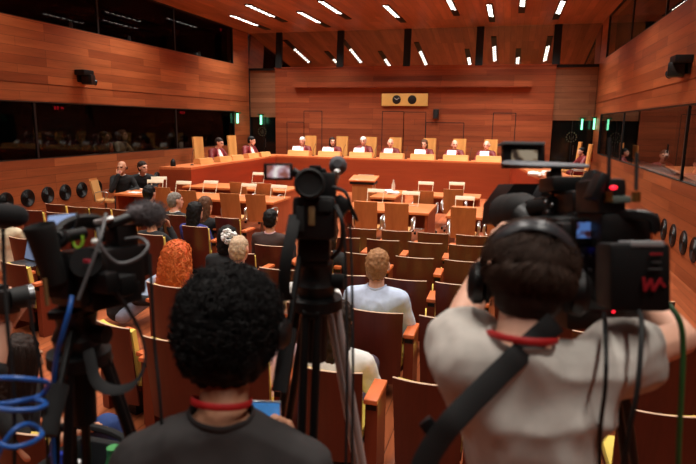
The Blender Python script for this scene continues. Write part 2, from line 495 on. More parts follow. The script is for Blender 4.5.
for px, py, lab in LB:
    p = iz(px, py, 1.23); x = max(-8.75, min(p.x, -8.42))
    put_box((x, p.y, 1.222), 1.42, lab).scale = (.72, .8, .85)
# ---------------------------------------------------------------- tall judge chairs
LEATH = wood('honey_timber', (222, 160, 92), (200, 136, 72), 'Z', .4, 7)
def curved_back(w, z0, z1, y, depth=.05, th=.018, lean=0, nx=8, nz=4, top=0):
    g = []
    for i in range(nx + 1):
        u = -1 + 2 * i / nx; row = []
        for j in range(nz + 1):
            v = j / nz; z = z0 + (z1 - z0) * v
            row.append((u * w / 2 * (1 - top * (1 - v)), y + depth * (u * u) - lean * v, z + (0 if j < nz else .0)))
        g.append(row)
    return g
def judge_chair():
    t = thing('judge_chair', (0, 0, 0), 'x', 'chair')
    MB().sheet(curved_back(.46, .42, 1.42, -.24, .06, lean=.08, top=.06), .05).build('backrest', LEATH, t)
    MB().box((0, .02, .44), (.48, .48, .1), bev=.03).build('seat', LEATH, t)
    for s in (-1, 1):
        MB().tube([(s * .27, -.2, .46), (s * .28, -.18, .66), (s * .28, .16, .66), (s * .27, .2, .46)], .018, 8).build('armrest', SILVER, t)
    mb = MB().cyl((0, 0, .06), (0, 0, .4), .03)
    for k in range(5):
        a = 2 * PI * k / 5; mb.cyl((0, 0, .08), (math.cos(a) * .28, math.sin(a) * .28, .04), .02, .014, 8)
    mb.build('base', STEEL, t)
    return t
jc0 = judge_chair(); jfirst = [True]
GJ = 'tall honey coloured judge chairs'
def put_jc(loc, rz, lab):
    if jfirst[0]:
        jfirst[0] = False; jc0.location = loc; jc0.rotation_euler.z = rz; jc0['label'] = lab; jc0['group'] = GJ; return
    dup(jc0, loc, rz, lab, GJ)
JX = [309, 341, 370, 395, 429.5, 459.5, 491]
for i, px in enumerate(JX):
    x = iy(px, 145, 21.55).x
    put_jc((x, 21.5 - i * .045, DZ), PI, 'tall pale chair behind the %s judge from the left of the long bench' % ordn[i] if i < 6 else 'tall pale chair behind the rightmost judge of the long bench')
put_jc((iy(573, 150, 18.2).x + .2, 18.2, DZ), PI / 2, 'tall pale chair on the right bench wing, standing right of the small monitor')
put_jc((iy(564.5, 150, 20.6).x + .2, 20.6, DZ), PI / 2, 'tall pale chair partly behind the right edge of the small monitor')
# papers on the bench
GP = 'white papers on the judges bench'
rp = random.Random(3)
for i, (x, y) in enumerate(CPOS):
    mb = MB()
    for k in range(3): mb.box((rp.uniform(-.02, .02), rp.uniform(-.02, .02), .004 + k * .008), (.3, .22, .007), (0, 0, rp.uniform(-.1, .1)))
    o = mb.build('paper_stack', WHITE, None)
    o.location = (x - .16 if i else x - .1, y + .3, 1.224 ); tag(o, 'white papers before the %s judge from the left of the long bench' % ordn[i] if i < 6 else 'white papers before the rightmost judge of the long bench', 'papers', GP)
    mb = MB(); mb.box((0, 0, .085), (.3, .012, .17), (-.25, 0, 0))
    o = mb.build('paper_folder', WHITE, None)
    o.location = (x - .16, y + .06, 1.40); o.rotation_euler.x = -.3
    tag(o, 'white folder propped on the screen box of the %s judge from the left' % ordn[i] if i < 6 else 'white folder propped on the screen box of the rightmost judge', 'folder', 'white folders propped on the screen boxes')
for x, y, lab in ((-8.75, 17.7, 'white papers between the boxes of the near left judge'), (-8.7, 19.2, 'white papers before the far judge of the left bench wing'), (1.0, 16.5, 'white sheet of paper on the right bench wing below the small monitor')):
    o = MB().box((0, 0, .006), (.24, .32, .01)).build('paper_stack', WHITE, None); o.location = (x, y, 1.224); tag(o, lab, 'papers', GP)
cb = MB()
for k in range(7): cb.tube(bez([(rp.uniform(-.2, .2), rp.uniform(-.3, .3), .02 + .1 * rp.random()) for _ in range(5)], 5), .022, 6)
o = cb.build('crumpled_paper', WHITE, None); p = iz(534, 178, 1.25); o.location = (.66, 14.6, 1.23); tag(o, 'crumpled white sheets on the right bench wing beyond the camera hood', 'papers')
# gooseneck microphones on the bench
def mic():
    t = thing('gooseneck_microphone', (0, 0, 0), 'x', 'microphone')
    MB().lathe([(.05, 0), (.05, .015), (.02, .03), (.008, .03)]).build('base', BLACK, t)
    MB().tube(bez([(0, 0, .03), (0, .02, .2), (.01, .1, .33), (.02, .2, .4)], 6), .006, 6).build('stem', BLACK, t)
    MB().ell((.02, .22, .415), (.014, .03, .014)).build('capsule', RUBBER, t)
    return t
mic0 = mic(); GM = 'gooseneck microphones on the bench'
for i, (x, y) in enumerate(CPOS):
    lab = 'thin black microphone by the %s judge from the left of the long bench' % ordn[i] if i < 6 else 'thin black microphone by the rightmost judge of the long bench'
    if i == 0: mic0.location = (x + .5, y + .1, 1.222); mic0['label'] = lab; mic0['group'] = GM
    else: dup(mic0, (x + .47, y + .1, 1.222), 0, lab, GM)
mic1 = dup(mic0, (-8.5, 14.5, 1.222), PI / 2 - 1.2, 'long thin microphone at the near end of the left bench wing', GM); mic1.scale = (1.0,) * 3
dup(mic0, (-8.55, 19.0, 1.222), PI / 2, 'thin black microphone of the far judge on the left bench wing', GM)
p = iz(163, 161, 1.3)
o = MB().lathe([(.07, 0), (.07, .1), (.05, .16), (.02, .2)]).build('desk_speaker', BLACK, None); o.location = (-8.75, 13.95, 1.222); tag(o, 'small black cone on the near end of the left bench wing', 'desk speaker')
# ================================================================ ON THE WALLS
GV = 'round black vents low on the left wall'
def vent(x, sx):
    t = thing('round_air_vent', (x, 0, 0), 'x', 'air vent')
    R = Euler((0, sx * PI / 2, 0)).to_matrix().to_4x4()
    MB().lathe([(.2, 0), (.2, .012), (.185, .02), (.17, .014)], rot=R, n=32).build('rim', BLACK, t)
    mb = MB()
    for k in range(6): mb.lathe([(.03 + k * .025, .016), (.04 + k * .025, .024), (.045 + k * .025, .016)], rot=R, n=28)
    mb.build('grille', PLASTIC, t)
    return t
VL = [(6, 203, 'leftmost in the picture'), (28, 201, 'second from the picture edge'), (48, 198, 'third from the picture edge'), (65.5, 195, 'fourth from the picture edge'), (82, 192, 'fifth from the picture edge'), (97, 189, 'just left of the pale side chair'), (147.5, 180, 'behind the two men at the side table'), (157, 177, 'right of the two men, nearest the bench')]
v0 = None
for px, py, lab in VL:
    q = ix(px, py, XL); lab = 'round black vent low on the left wall, ' + lab
    if v0 is None: v0 = vent(XL, 1); v0.location = (XL, q.y, .68); v0['label'] = lab; v0['group'] = GV
    else: dup(v0, (XL, q.y, .68), 0, lab, GV)
v1 = None; VR = [(656, 224, 'farthest, at the camera edge'), (664, 230, 'second farthest'), (673, 236, 'middle of five'), (683.5, 244, 'second nearest'), (694, 252, 'nearest, at the picture edge')]
for px, py, lab in VR:
    q = ix(px, py, XR); lab = 'round black vent low on the right wall, ' + lab
    if v1 is None: v1 = vent(XR, -1); v1.location = (XR, q.y, .6); v1['label'] = lab; v1['group'] = 'round black vents low on the right wall'
    else: dup(v1, (XR, q.y, .6), 0, lab, 'round black vents low on the right wall')
def wallcam(x, sx, y, z, lab):
    t = thing('wall_camera', (x, y, z), lab, 'wall camera')
    MB().box((sx * .02, 0, .02), (.04, .3, .3), bev=.008).build('mount_plate', BLACK, t)
    MB().box((sx * .14, -.05, .1), (.28, .36, .13), bev=.02).build('bracket', BLACK, t)
    hd_ = MB().box((sx * .18, .04, -.06), (.26, .24, .24), (0, 0, sx * .25), bev=.03).build('head', PLASTIC, t)
    MB().cyl((sx * .2, .14, -.1), (sx * .24, .23, -.12), .07, .075).build('lens', plain('lens_glass', (30, 50, 60), .08), hd_)
    return t
q = ix(88, 77, XL + .2); wallcam(XL, 1, q.y, q.z, 'black camera on a bracket high on the left wall')
q = ix(676, 66, XR - .2); wallcam(XR, -1, q.y, q.z, 'black camera on a bracket high on the right wall')
q = ix(683, 74, XR); o = MB().box((0, 0, 0), (.06, .16, .1), bev=.02).build('alarm_box', plain('dull_red', (130, 24, 18), .5), None); o.location = (XR - .03, q.y, q.z - .02); tag(o, 'small dull red box under the right wall camera', 'alarm box')
# clocks
a, b = iy(382, 93.5, YB - .08), iy(427.5, 106, YB - .08)
t = thing('clock_panel', ((a.x + b.x) / 2, YB - .06, (a.z + b.z) / 2), 'gold wall panel with two round black clock faces', 'clock panel')
w_, h_ = b.x - a.x, a.z - b.z
MB().box((0, 0, 0), (w_, .12, h_), bev=.008).build('panel', GOLD, t)
Rx = Euler((PI / 2, 0, 0)).to_matrix().to_4x4()
for k, px in enumerate((396.7, 412.2)):
    x = iy(px, 99.6, YB - .1).x - t.location.x
    f = MB().lathe([(.165, 0), (.165, .012), (.155, .016)], (x, -.06, 0), Rx, 32).build('clock_face', plain('clock_black', (10, 10, 10), .5), t)
    if k == 0:
        MB().box((x - .035, -.08, .03), (.1, .006, .012), (0, .6, 0)).build('hour_hand', WHITE, f)
        MB().box((x + .05, -.08, .03), (.13, .006, .01), (0, -.5, 0)).build('minute_hand', WHITE, f)
    else:
        MB().box((x - .03, -.078, .02), (.08, .004, .01), (0, .5, 0)).build('hour_hand', plain('grey_hand', (44, 44, 44), .5), f)
        MB().box((x + .03, -.078, .04), (.11, .004, .008), (0, -.9, 0)).build('minute_hand', plain('grey_hand', (44, 44, 44), .5), f)
q = iy(436, 114, YB - .12); t = thing('wall_loudspeaker', (q.x, YB - .12, q.z), 'small black loudspeaker on the back wall right of the clocks', 'loudspeaker')
MB().box((0, 0, 0), (.2, .2, .36), bev=.02).build('cabinet', PLASTIC, t)
MB().box((0, -.105, 0), (.16, .012, .32), bev=.004).build('grille', FOAM, t)
MB().box((0, .1, 0), (.06, .04, .1)).build('bracket', BLACK, t)
q = iy(523, 147, YB - .05); t = thing('wall_telephone', (q.x, YB - .05, q.z), 'small black and white handset on the back wall near the right doors', 'wall telephone')
MB().box((0, 0, -.1), (.1, .07, .2), bev=.01).build('base', WHITE, t); MB().box((0, -.05, .06), (.06, .05, .3), bev=.02).build('handset', BLACK, t)
# green exit lights seen edge on
def exit_light(loc, dx, lab):
    t = thing('exit_light', loc, lab, 'exit light', 'green exit lights at the back of the hall')
    MB().box((0, 0, 0), (.05, .3, .34) if not dx else (.05, .1, .4), bev=.006).build('glowing_panel', GREENL, t)
    MB().box((0, .0, .2), (.2, .22, .05)).build('bracket', plain('green_case', (14, 70, 44), .4), t)
q = iy(261, 119.5, YB); exit_light((q.x, YB, q.z), 1, 'green light strip over the left dark doors of the back wall')
q = iy(582, 124, YB); exit_light((q.x, YB, q.z), 1, 'green light strip over the right dark doors of the back wall')
q = ix(593, 123, XR - .1); exit_light((XR - .06, min(q.y, YB - .2), 2.52), 1, 'green light strip on the right wall end, beside the window')
q = ix(237.5, 118, XL + .1); exit_light((XL + .1, q.y, q.z), 1, 'green light strip on the left wall end, beside the window')
# fire extinguisher
t = thing('fire_extinguisher', (XR - .066, YB - .3, 1.2), 'red fire extinguisher on the right wall end below the green light', 'fire extinguisher')
MB().lathe([(.05, 0), (.065, .02), (.065, .38), (.03, .45), (.02, .48)]).build('cylinder', plain('extinguisher_red', (190, 20, 18), .3), t)
MB().box((0, -.02, .52), (.03, .12, .06)).build('valve', BLACK, t)
MB().box((.04, 0, .3), (.06, .05, .06)).build('bracket', BLACK, t)
# booth things: red time displays, papers, cups
SEG = {'0': 'abcdef', '1': 'bc', '2': 'abged', '3': 'abgcd', '4': 'fgbc', '5': 'afgcd', '6': 'afgedc'}
def display(x, y, z, txt, lab, sx=1):
    t = thing('time_display', (x, y, z), lab, 'time display', 'red time displays inside the dark booths')
    MB().box((0, 0, 0), (.03, .62, .2)).build('case', BLACK, t)
    mb = MB(); o_ = -.2
    for ch in txt:
        for s_ in SEG[ch]:
            dy, dz, v = {'a': (0, .06, 0), 'g': (0, 0, 0), 'd': (0, -.06, 0), 'f': (-.035, .03, 1), 'b': (.035, .03, 1), 'e': (-.035, -.03, 1), 'c': (.035, -.03, 1)}[s_]
            mb.box((sx * .018, o_ + dy, dz), (.008, .014 if v else .06, .05 if v else .014))
        o_ += .12 if ch != txt[1] else .17
    mb.build('digits', REDLED, t); t.scale = (.55,) * 3
for px, py, tx, lab in ((58, 108, '0014', 'red time display in the left lower booth, near one'), (182, 112.5, '0014', 'red time display in the left lower booth, far one'), (158, 5.5, '0014', 'red time display in the left upper booth, near one'), (222, 30, '0014', 'red time display in the left upper booth, far one')):
    q = ix(px, py, XL - .5); display(XL - .5, q.y, q.z, tx, lab)
for px, py, lab in ((10, 161, 'white sheets on the left booth counter at the picture edge'), (98, 151.5, 'white sheets beside the red bottle in the left booth'), (128, 150, 'white sheets before the seated woman in the left booth'), (157, 147.5, 'white sheets near the far end of the left booth counter')):
    q = ix(px, py, XL - .35); o = MB().box((0, 0, .005), (.3, .42, .01), (0, 0, .3)).build('paper_stack', WHITE, None); o.location = (XL - .35, q.y, ZB - .02); tag(o, lab, 'papers', 'white papers on the booth counters')
def cup(loc, m, lab, h=.26, r=.05, nm='drinking_cup', cat='cup'):
    o = MB().lathe([(r * .8, 0), (r, h * .6), (r * .9, h * .85), (r * .5, h)]).build(nm, m, None); o.location = loc; tag(o, lab, cat)
q = ix(181, 143, XL - .2); cup((XL - .2, q.y, ZB - .02), WHITE, 'white cup on the left lower booth counter', .22, .08)
q = ix(111, 148, XL - .3); cup((XL - .3, q.y, ZB - .02), plain('bottle_red', (190, 30, 24), .35), 'red bottle on the left booth counter before the woman', .3, .05, 'bottle', 'bottle')
q = ix(70.5, 20, XL - .2); cup((XL - .2, q.y, ZU - .02), WHITE, 'pale cup on the upper booth counter, near one', .22, .05)
q = ix(129, 35, XL - .2); cup((XL - .2, q.y, ZU - .02), WHITE, 'pale cup on the upper booth counter, middle one', .2, .05)
q = ix(199, 53, XL - .2); cup((XL - .2, q.y, ZU - .02), WHITE, 'pale cup on the upper booth counter, far one', .22, .06)
q = ix(3, 4, XL - .3)
# ================================================================ LAWYERS' TABLES AND CHAIRS
def ltable(name, x0, x1, y0, y1, lab, group=None, cat='table', mat=None):
    cx, cy = (x0 + x1) / 2, (y0 + y1) / 2
    t = thing(name, (cx, cy, 0), lab, cat, group); w, d = x1 - x0, y1 - y0
    MB().box((0, 0, .73), (w, d, .05), bev=.006).build('tabletop', TABLE, t)
    for s in (-1, 1):
        MB().box((s * (w / 2 - .05), 0, .352), (.06, d - .1, .704)).build('side_panel', TLEG, t)
    MB().box((0, d / 2 - .12, .45), (w - .17, .03, .42)).build('modesty_panel', TLEG, t)
    return t
GT = 'long lawyers tables'
ltable('lawyers_table', -7.3, -4.78, 11.4, 12.45, 'long orange table of the near left row, before the lawyers chairs', GT)
ltable('lawyers_table', -8.2, -5.3, 13.45, 14.55, 'long orange table of the far left row, before the judges bench', GT)
ltable('lawyers_table', -3.2, -1.42, 11.05, 12.35, 'orange table of the near right row, left of the gap', GT)
ltable('lawyers_table', -1.08, 1.0, 10.85, 12.3, 'orange table of the near right row, right of the gap', GT)
ltable('lawyers_table', -2.1, -.6, 13.75, 14.6, 'orange table of the far right row, before the bench front', GT)
ltable('side_table', -8.82, -7.75, 11.5, 12.35, 'small orange table by the left wall with two men')
ltable('clerk_table', -3.08, -2.48, 13.1, 14.7, 'small orange table with bottle and papers right of the lectern')
def lchair():
    t = thing('swivel_chair', (0, 0, 0), 'x', 'chair')
    MB().sheet(curved_back(.45, .44, 1.0, -.2, .03, lean=.1, top=.05), .018).build('backrest', LAWC, t)
    MB().sheet(curved_back(.42, .46, .95, -.17, .03, lean=.1, top=.05), .03).build('back_cushion', plain('tan_leather', (206, 150, 88), .6), t)
    MB().box((0, .06, .45), (.45, .44, .07), bev=.025).build('seat', plain('tan_leather', (206, 150, 88), .6), t)
    for s in (-1, 1):
        MB().tube(bez([(s * .18, -.1, .42), (s * .27, -.12, .52), (s * .27, -.1, .68), (s * .27, .2, .68), (s * .27, .1, .5), (s * .2, .0, .42)], 5), (.022, .01), 8, flat=(1, 0, 0)).build('armrest', SILVER, t)
    MB().cyl((0, .02, .1), (0, .02, .42), .028).build('post', STEEL, t)
    mb = MB()
    for k in range(5):
        a = 2 * PI * k / 5 + .3; e = (math.cos(a) * .28, .02 + math.sin(a) * .28, .07)
        mb.cyl((0, .02, .11), e, .02, .014, 8)
    mb.build('star_base', SILVER, t)
    for k in range(5):
        a = 2 * PI * k / 5 + .3
        MB().cyl((math.cos(a) * .28 - .02, .02 + math.sin(a) * .28, .03), (math.cos(a) * .28 + .02, .02 + math.sin(a) * .28, .03), .03, n=10).build('caster', BLACK, t)
    return t
lc0 = lchair(); lfirst = [True]; GL = 'brown swivel chairs at the lawyers tables'
def put_lc(loc, rz, lab):
    if lfirst[0]:
        lfirst[0] = False; lc0.location = loc; lc0.rotation_euler.z = rz; lc0['label'] = lab; lc0['group'] = GL; return
    dup(lc0, loc, rz, lab, GL)
LCH = [(162, 187.3, -.1, 'brown swivel chair of the near left row, farthest left, behind the dark haired man'), (187.5, 190.5, -.1, 'brown swivel chair of the near left row, just right of the grey haired man'),
       (229.5, 193.5, -.05, 'brown swivel chair of the near left row, third from left'), (255.5, 194.5, -.05, 'brown swivel chair of the near left row, left of the tripod camera'),
       (238, 182.3, -.05, 'brown swivel chair of the far left row, left one of the two'), (264, 183.5, -.05, 'brown swivel chair of the far left row, right one under the flip screen'),
       (365.5, 201.5, 0, 'brown swivel chair at the near right table, just right of the tripod camera'), (396.5, 203.5, 0, 'brown swivel chair at the near right table, left of the table gap'),
       (463.5, 207.5, 0, 'brown swivel chair at the near right table, right of the table gap'), (501, 209, 0, 'brown swivel chair behind the raised hand of the cameraman'),
       (423.5, 190.8, 0, 'brown swivel chair at the far right table, left one of the two'), (453.5, 189.3, 0, 'brown swivel chair at the far right table, right one of the two')]
for px, py, rz, lab in LCH:
    q = iz(px, py, 1.0); put_lc((q.x, q.y + .28, 0), rz, lab)
q = iz(107, 189, 1.0); put_lc((iy(104, 189, 12.3).x, 12.3, 0), -1.3, 'pale swivel chair by the left wall behind the bald man')
# reading stands
def rstand():
    t = thing('reading_stand', (0, 0, 0), 'x', 'reading stand')
    MB().box((0, .05, .25), (.38, .02, .085), (-.5, 0, 0), bev=.004).build('ledge', BEIGE, t)
    for s in (-1, 1): MB().tube([(s * .17, -.06, .0), (s * .178, .04, .24), ], .008, 6).build('leg', BEIGE, t)
    MB().box((0, -.06, .006), (.36, .03, .012)).build('foot_bar', BEIGE, t)
    return t
rs0 = rstand(); rfirst = [True]; GR = 'beige reading stands on the lawyers tables'
RS = [(139, 186, .4, 'beige reading stand on the side table of the two men'), (160, 178.5, .5, 'beige tilted reading stand on the far left table, leftmost'), (184, 183, .1, 'beige reading stand on the far left table, second from left'), (211, 182.5, 0, 'beige reading stand on the far left table, third from left'),
      (259, 174, 0, 'beige reading stand left below the flip screen'), (249, 185.5, 0, 'beige reading stand between the two far left chairs'), (279, 187, 0, 'wide beige reading stand right of the far left chairs'),
      (426, 183.5, 0, 'beige reading stand on the far right table, left one'), (457, 184, 0, 'beige reading stand on the far right table, right one'), (411, 193.5, 0, 'beige reading stand on the near right table before the far chair'), (376, 191, 0, 'beige reading stand beside the clerk table'), (465, 198.5, 0, 'beige reading stand on the right near table behind the brown chair')]
for px, py, rz, lab in RS:
    q = iz(px, py, 1.0); loc = (q.x, q.y - .05, .757) if px != 139 else (-8.1, 12.1, .757)
    if rfirst[0]: rfirst[0] = False; rs0.location = loc; rs0.rotation_euler.z = rz; rs0['label'] = lab; rs0['group'] = GR
    else: dup(rs0, loc, rz, lab, GR)
# lectern
t = thing('lectern', (-3.4, 13.85, 0), 'pale wooden lectern with a dark slot, standing before the bench', 'lectern')
MB().box((0, 0, .49), (.5, .4, .98)).build('body', LAWC, t)
MB().box((0, 0, 1.1), (.66, .5, .04), (.18, 0, 0), bev=.008).build('reading_top', TABLE, t)
MB().box((0, -.02, 1.01), (.6, .42, .07)).build('slot', BLACK, t)
MB().box((0, .22, 1.16), (.4, .04, .03)).build('ledge', BEIGE, t)
# clerk table things
o = MB().lathe([(.04, 0), (.045, .02), (.045, .18), (.018, .25), (.018, .3)]).build('bottle', plain('clear_bottle', (215, 190, 170), .15), None); o.location = (-2.75, 14.3, .757); tag(o, 'clear water bottle on the clerk table', 'bottle')
for k, (x, y, lab) in enumerate(((-2.9, 14.2, 'white paper stack at the left on the clerk table'), (-2.68, 13.9, 'white paper stack at the right on the clerk table'))):
    mb = MB()
    for j in range(4): mb.box((0, 0, .005 + j * .012), (.28, .3, .01), (0, 0, j * .13))
    o = mb.build('paper_stack', WHITE, None); o.location = (x, y, .757); tag(o, lab, 'papers', 'papers on the clerk table')
for x, y, rz, lab in ((-8.2, 12.0, .3, 'white papers on the side table before the bald man'), (-8.45, 11.8, -.2, 'white papers near the edge of the side table')):
    o = MB().box((0, 0, .006), (.3, .22, .012), (0, 0, rz)).build('paper_stack', WHITE, None); o.location = (x, y, .757); tag(o, lab, 'papers', 'papers on the side table')
# ================================================================ AUDIENCE SEATS
def seat(arms=1):
    t = thing('audience_seat', (0, 0, 0), 'x', 'seat')
    g = curved_back(.46, .17, .85, 0, .04, lean=.07, top=.1, nx=10)
    MB().sheet(g, .016).build('backrest', MAHOG, t)
    MB().tube([tuple(r[-1]) for r in g], (.0085, .004), 6, flat=(0, 1, 0)).build('top_edge', EDGE, t)
    MB().sheet(curved_back(.43, .36, .815, .042, .04, lean=.06, top=.04), .055).build('back_cushion', CUSH, t)
    MB().box((0, .27, .36), (.44, .44, .08), bev=.03).build('seat_cushion', CUSH, t)
    MB().box((0, .25, .305), (.44, .4, .03)).build('seat_shell', MAHOG, t)
    MB().box((0, .22, .145), (.1, .2, .29)).build('pedestal', BLACK, t)
    for s in ((1,) if arms == 1 else (-1, 1)):
        a = MB().box((s * .272, .2, .3), (.085, .28, .6)).build('armrest', ARMB, t)
        MB().box((s * .272, .19, .625), (.095, .34, .035), bev=.006).build('arm_top', ARMW, a)
        MB().box((s * .272, .058, .57), (.07, .01, .035)).build('slot', BLACK, a)
    return t
s1, s2 = seat(1), seat(2)
used = set(); GS = 'mahogany audience seats with yellow cushions'
def put_seat(x, y, rz, lab, two=False):
    src = s2 if two else s1
    if src.name not in used:
        used.add(src.name); src.location = (x, y, 0); src.rotation_euler.z = rz; src['label'] = lab; src['group'] = GS; return src
    return dup(src, (x, y, 0), rz, lab, GS)
ROWS = [(8.55, [-2.11, -1.57, -1.02, -.45, .12, .7, 1.2], 'front row of the right block'), (7.8, [-2.18, -1.62, -1.03, -.48, .1, .68, 1.22], 'second row of the right block'),
        (6.88, [-2.3, -1.68, -1.03, -.44, .16, .76, 1.3], 'third row of the right block'), (5.84, [-2.38, -1.62, -.97, -.42, .18, .78, 1.34], 'fourth row of the right block'),
        (4.74, [-2.25, -1.62, -1.02, -.42, .2, .8, 1.3], 'fifth row of the right block'), (3.47, [-1.72, -1.06, -.4, .28, .93], 'row nearest the press')]
pos7 = ['leftmost', 'second from left', 'third from left', 'fourth from left', 'third from right', 'second from right', 'rightmost']
for y, xs, nm in ROWS:
    for i, x in enumerate(xs):
        w_ = pos7[i] if len(xs) == 7 else ['leftmost', 'second from left', 'middle', 'second from right', 'rightmost'][i]
        put_seat(x, y + .0, 0, 'mahogany seat in the %s, %s' % (nm, w_), i == 0)
# the left block, looking at the bench
LS = [(56.5, 204, -.06, 'mahogany seat in the farthest left row, leftmost'), (79, 206.7, -.06, 'mahogany seat in the farthest left row, second from left'), (101, 207.7, -.06, 'mahogany seat in the farthest left row, third from left'), (124, 209.5, -.06, 'mahogany seat in the farthest left row, right end by the camera microphone'),
      (33, 210, -.06, 'mahogany seat in the second left row, leftmost'), (58, 212.3, -.06, 'mahogany seat in the second left row, behind the flip screen'), (82.5, 215.7, -.06, 'mahogany seat in the second left row, above the lime green loop'), (107, 217.5, -.06, 'mahogany seat in the second left row, right end'),
      (175, 214.5, -.05, 'mahogany seat between the grey haired man and the woman in blue'), (228, 217.5, -.05, 'mahogany seat right of the brown haired woman'),
      (151, 234, -.1, 'mahogany seat of the man resting his chin on his hand'), (196, 226, -.08, 'mahogany seat of the woman in blue'), (272, 245, 0, 'mahogany seat of the man left of the tripod camera'),
      (22, 237.5, -.2, 'mahogany seat left of the left camera eyepiece'), (15.5, 262.5, -.25, 'mahogany seat below the open laptop'), (166, 284, -.22, 'mahogany seat of the red haired woman'),
      (172, 337.5, 0, 'mahogany seat with yellow cushion left of the curly haired man'), (114, 322, -.3, 'mahogany seat with bright yellow cushion behind the left tripod'), (239, 252, -.05, 'mahogany seat behind the grey haired head')]
for px, py, rz, lab in LS:
    q = iz(px, py, .85); put_seat(q.x, q.y, rz, lab, px in (56.5, 33, 151, 272, 15.5, 166, 114, 172, 228))
q = iz(16, 424, .85); put_seat(q.x, q.y, -.1, 'mahogany seat in the near left corner with the long haired woman', True)
# ================================================================ PEOPLE
TMPS = bpy.data.scenes.new('work')
def remesh(mb, voxel, smooth=3, disp=None):
    bm = mb.bm
    bmesh.ops.recalc_face_normals(bm, faces=bm.faces)
    me = bpy.data.meshes.new('tmp'); bm.to_mesh(me); bm.free()
    o = bpy.data.objects.new('tmp', me)
    ts = TMPS; ts.collection.objects.link(o)
    r = o.modifiers.new('r', 'REMESH'); r.mode = 'VOXEL'; r.voxel_size = voxel
    if smooth:
        q = o.modifiers.new('s', 'SMOOTH'); q.factor = .5; q.iterations = smooth
    vl = ts.view_layers[0]; vl.update(); dg = vl.depsgraph
    out = bpy.data.meshes.new_from_object(o.evaluated_get(dg))
    bpy.data.objects.remove(o); bpy.data.meshes.remove(me)
    out.polygons.foreach_set('use_smooth', [True] * len(out.polygons))
    if disp:
        nn = [v.normal.copy() for v in out.vertices]; cc = [v.co.copy() for v in out.vertices]
        out.vertices.foreach_set('co', [q for c, n_ in zip(cc, nn) for q in (c + n_ * disp(c))]); out.update()
    return out
def V(*a): return Vector(a)
def frame(fwd, up=(0, 0, 1)):
    f = Vector(fwd).normalized(); r = f.cross(Vector(up)).normalized(); u = r.cross(f)
    return Matrix((r, f, u)).transposed().to_4x4()        # local x right, y forward, z up
def head_prims(mb, M, s=1.0, female=False):
    h = lambda items: mb.hull([(Vector(c) * s, tuple(x * s for x in (r if hasattr(r, '__len__') else (r, r, r)))) for c, r in items], mat=M)
    h([((0, -.012, .035), (.074, .092, .083))])
    h([((0, .02, 0), (.066, .072, .06)), ((0, .03, -.06), (.052, .052, .04)), ((0, .068, -.098), (.022, .018, .016))])
    h([((0, .086, .028), (.012, .012, .01)), ((0, .108, -.028), (.012, .012, .01)), ((0, .09, -.034), (.02, .01, .008))])
    h([((-.03, .082, .036), (.022, .012, .008)), ((.03, .082, .036), (.022, .012, .008))])
    h([((-.018, .085, -.066), (.012, .012, .008)), ((.018, .085, -.066), (.012, .012, .008)), ((0, .092, -.066), (.012, .01, .01))])
    for q in (-1, 1):
        h([((q * .076, -.012, .012), (.01, .02, .02)), ((q * .074, -.004, -.022), (.008, .012, .012))])
HAIR = {
 'short': [[((0, -.016, .045), (.083, .098, .083))], [((0, -.04, .03), (.082, .082, .07)), ((0, -.052, -.03), (.07, .058, .055))]],
 'crop': [[((0, -.014, .044), (.079, .096, .08))], [((0, -.04, .02), (.078, .076, .07)), ((0, -.05, -.04), (.066, .054, .05))]],
 'bald': [[((-.068, -.03, -.005), (.014, .05, .03)), ((-.05, -.075, -.02), (.03, .03, .03))], [((.068, -.03, -.005), (.014, .05, .03)), ((.05, -.075, -.02), (.03, .03, .03))], [((0, -.085, -.02), (.05, .022, .035))]],
 'bob': [[((0, -.014, .045), (.088, .102, .085))], [((0, -.03, .03), (.09, .088, .07)), ((0, -.045, -.1), (.088, .068, .06))]],
 'long': [[((0, -.014, .045), (.088, .1, .085))], [((0, -.03, .03), (.09, .088, .07)), ((0, -.055, -.1), (.088, .062, .06)), ((0, -.09, -.28), (.085, .035, .06))]],
 'big': [[((0, -.02, .05), (.116, .124, .108)), ((0, -.045, .0), (.118, .105, .09)), ((0, -.06, -.065), (.106, .08, .065))]],
 'wavy': [[((0, -.014, .05), (.1, .108, .092))], [((0, -.035, .03), (.115, .1, .085)), ((0, -.06, -.12), (.15, .085, .09)), ((0, -.08, -.3), (.16, .06, .09))]],
}
def finger_chain(base, d, n, L, r, curl):
    """three bones; curl bends towards -n"""
    pts = [Vector(base)]; d = d.normalized(); ax = d.cross(n).normalized()
    for k, f in enumerate((.45, .32, .23)):
        d = Matrix.Rotation(-curl[k], 3, ax) @ d
        pts.append(pts[-1] + d * L * f)
    return pts
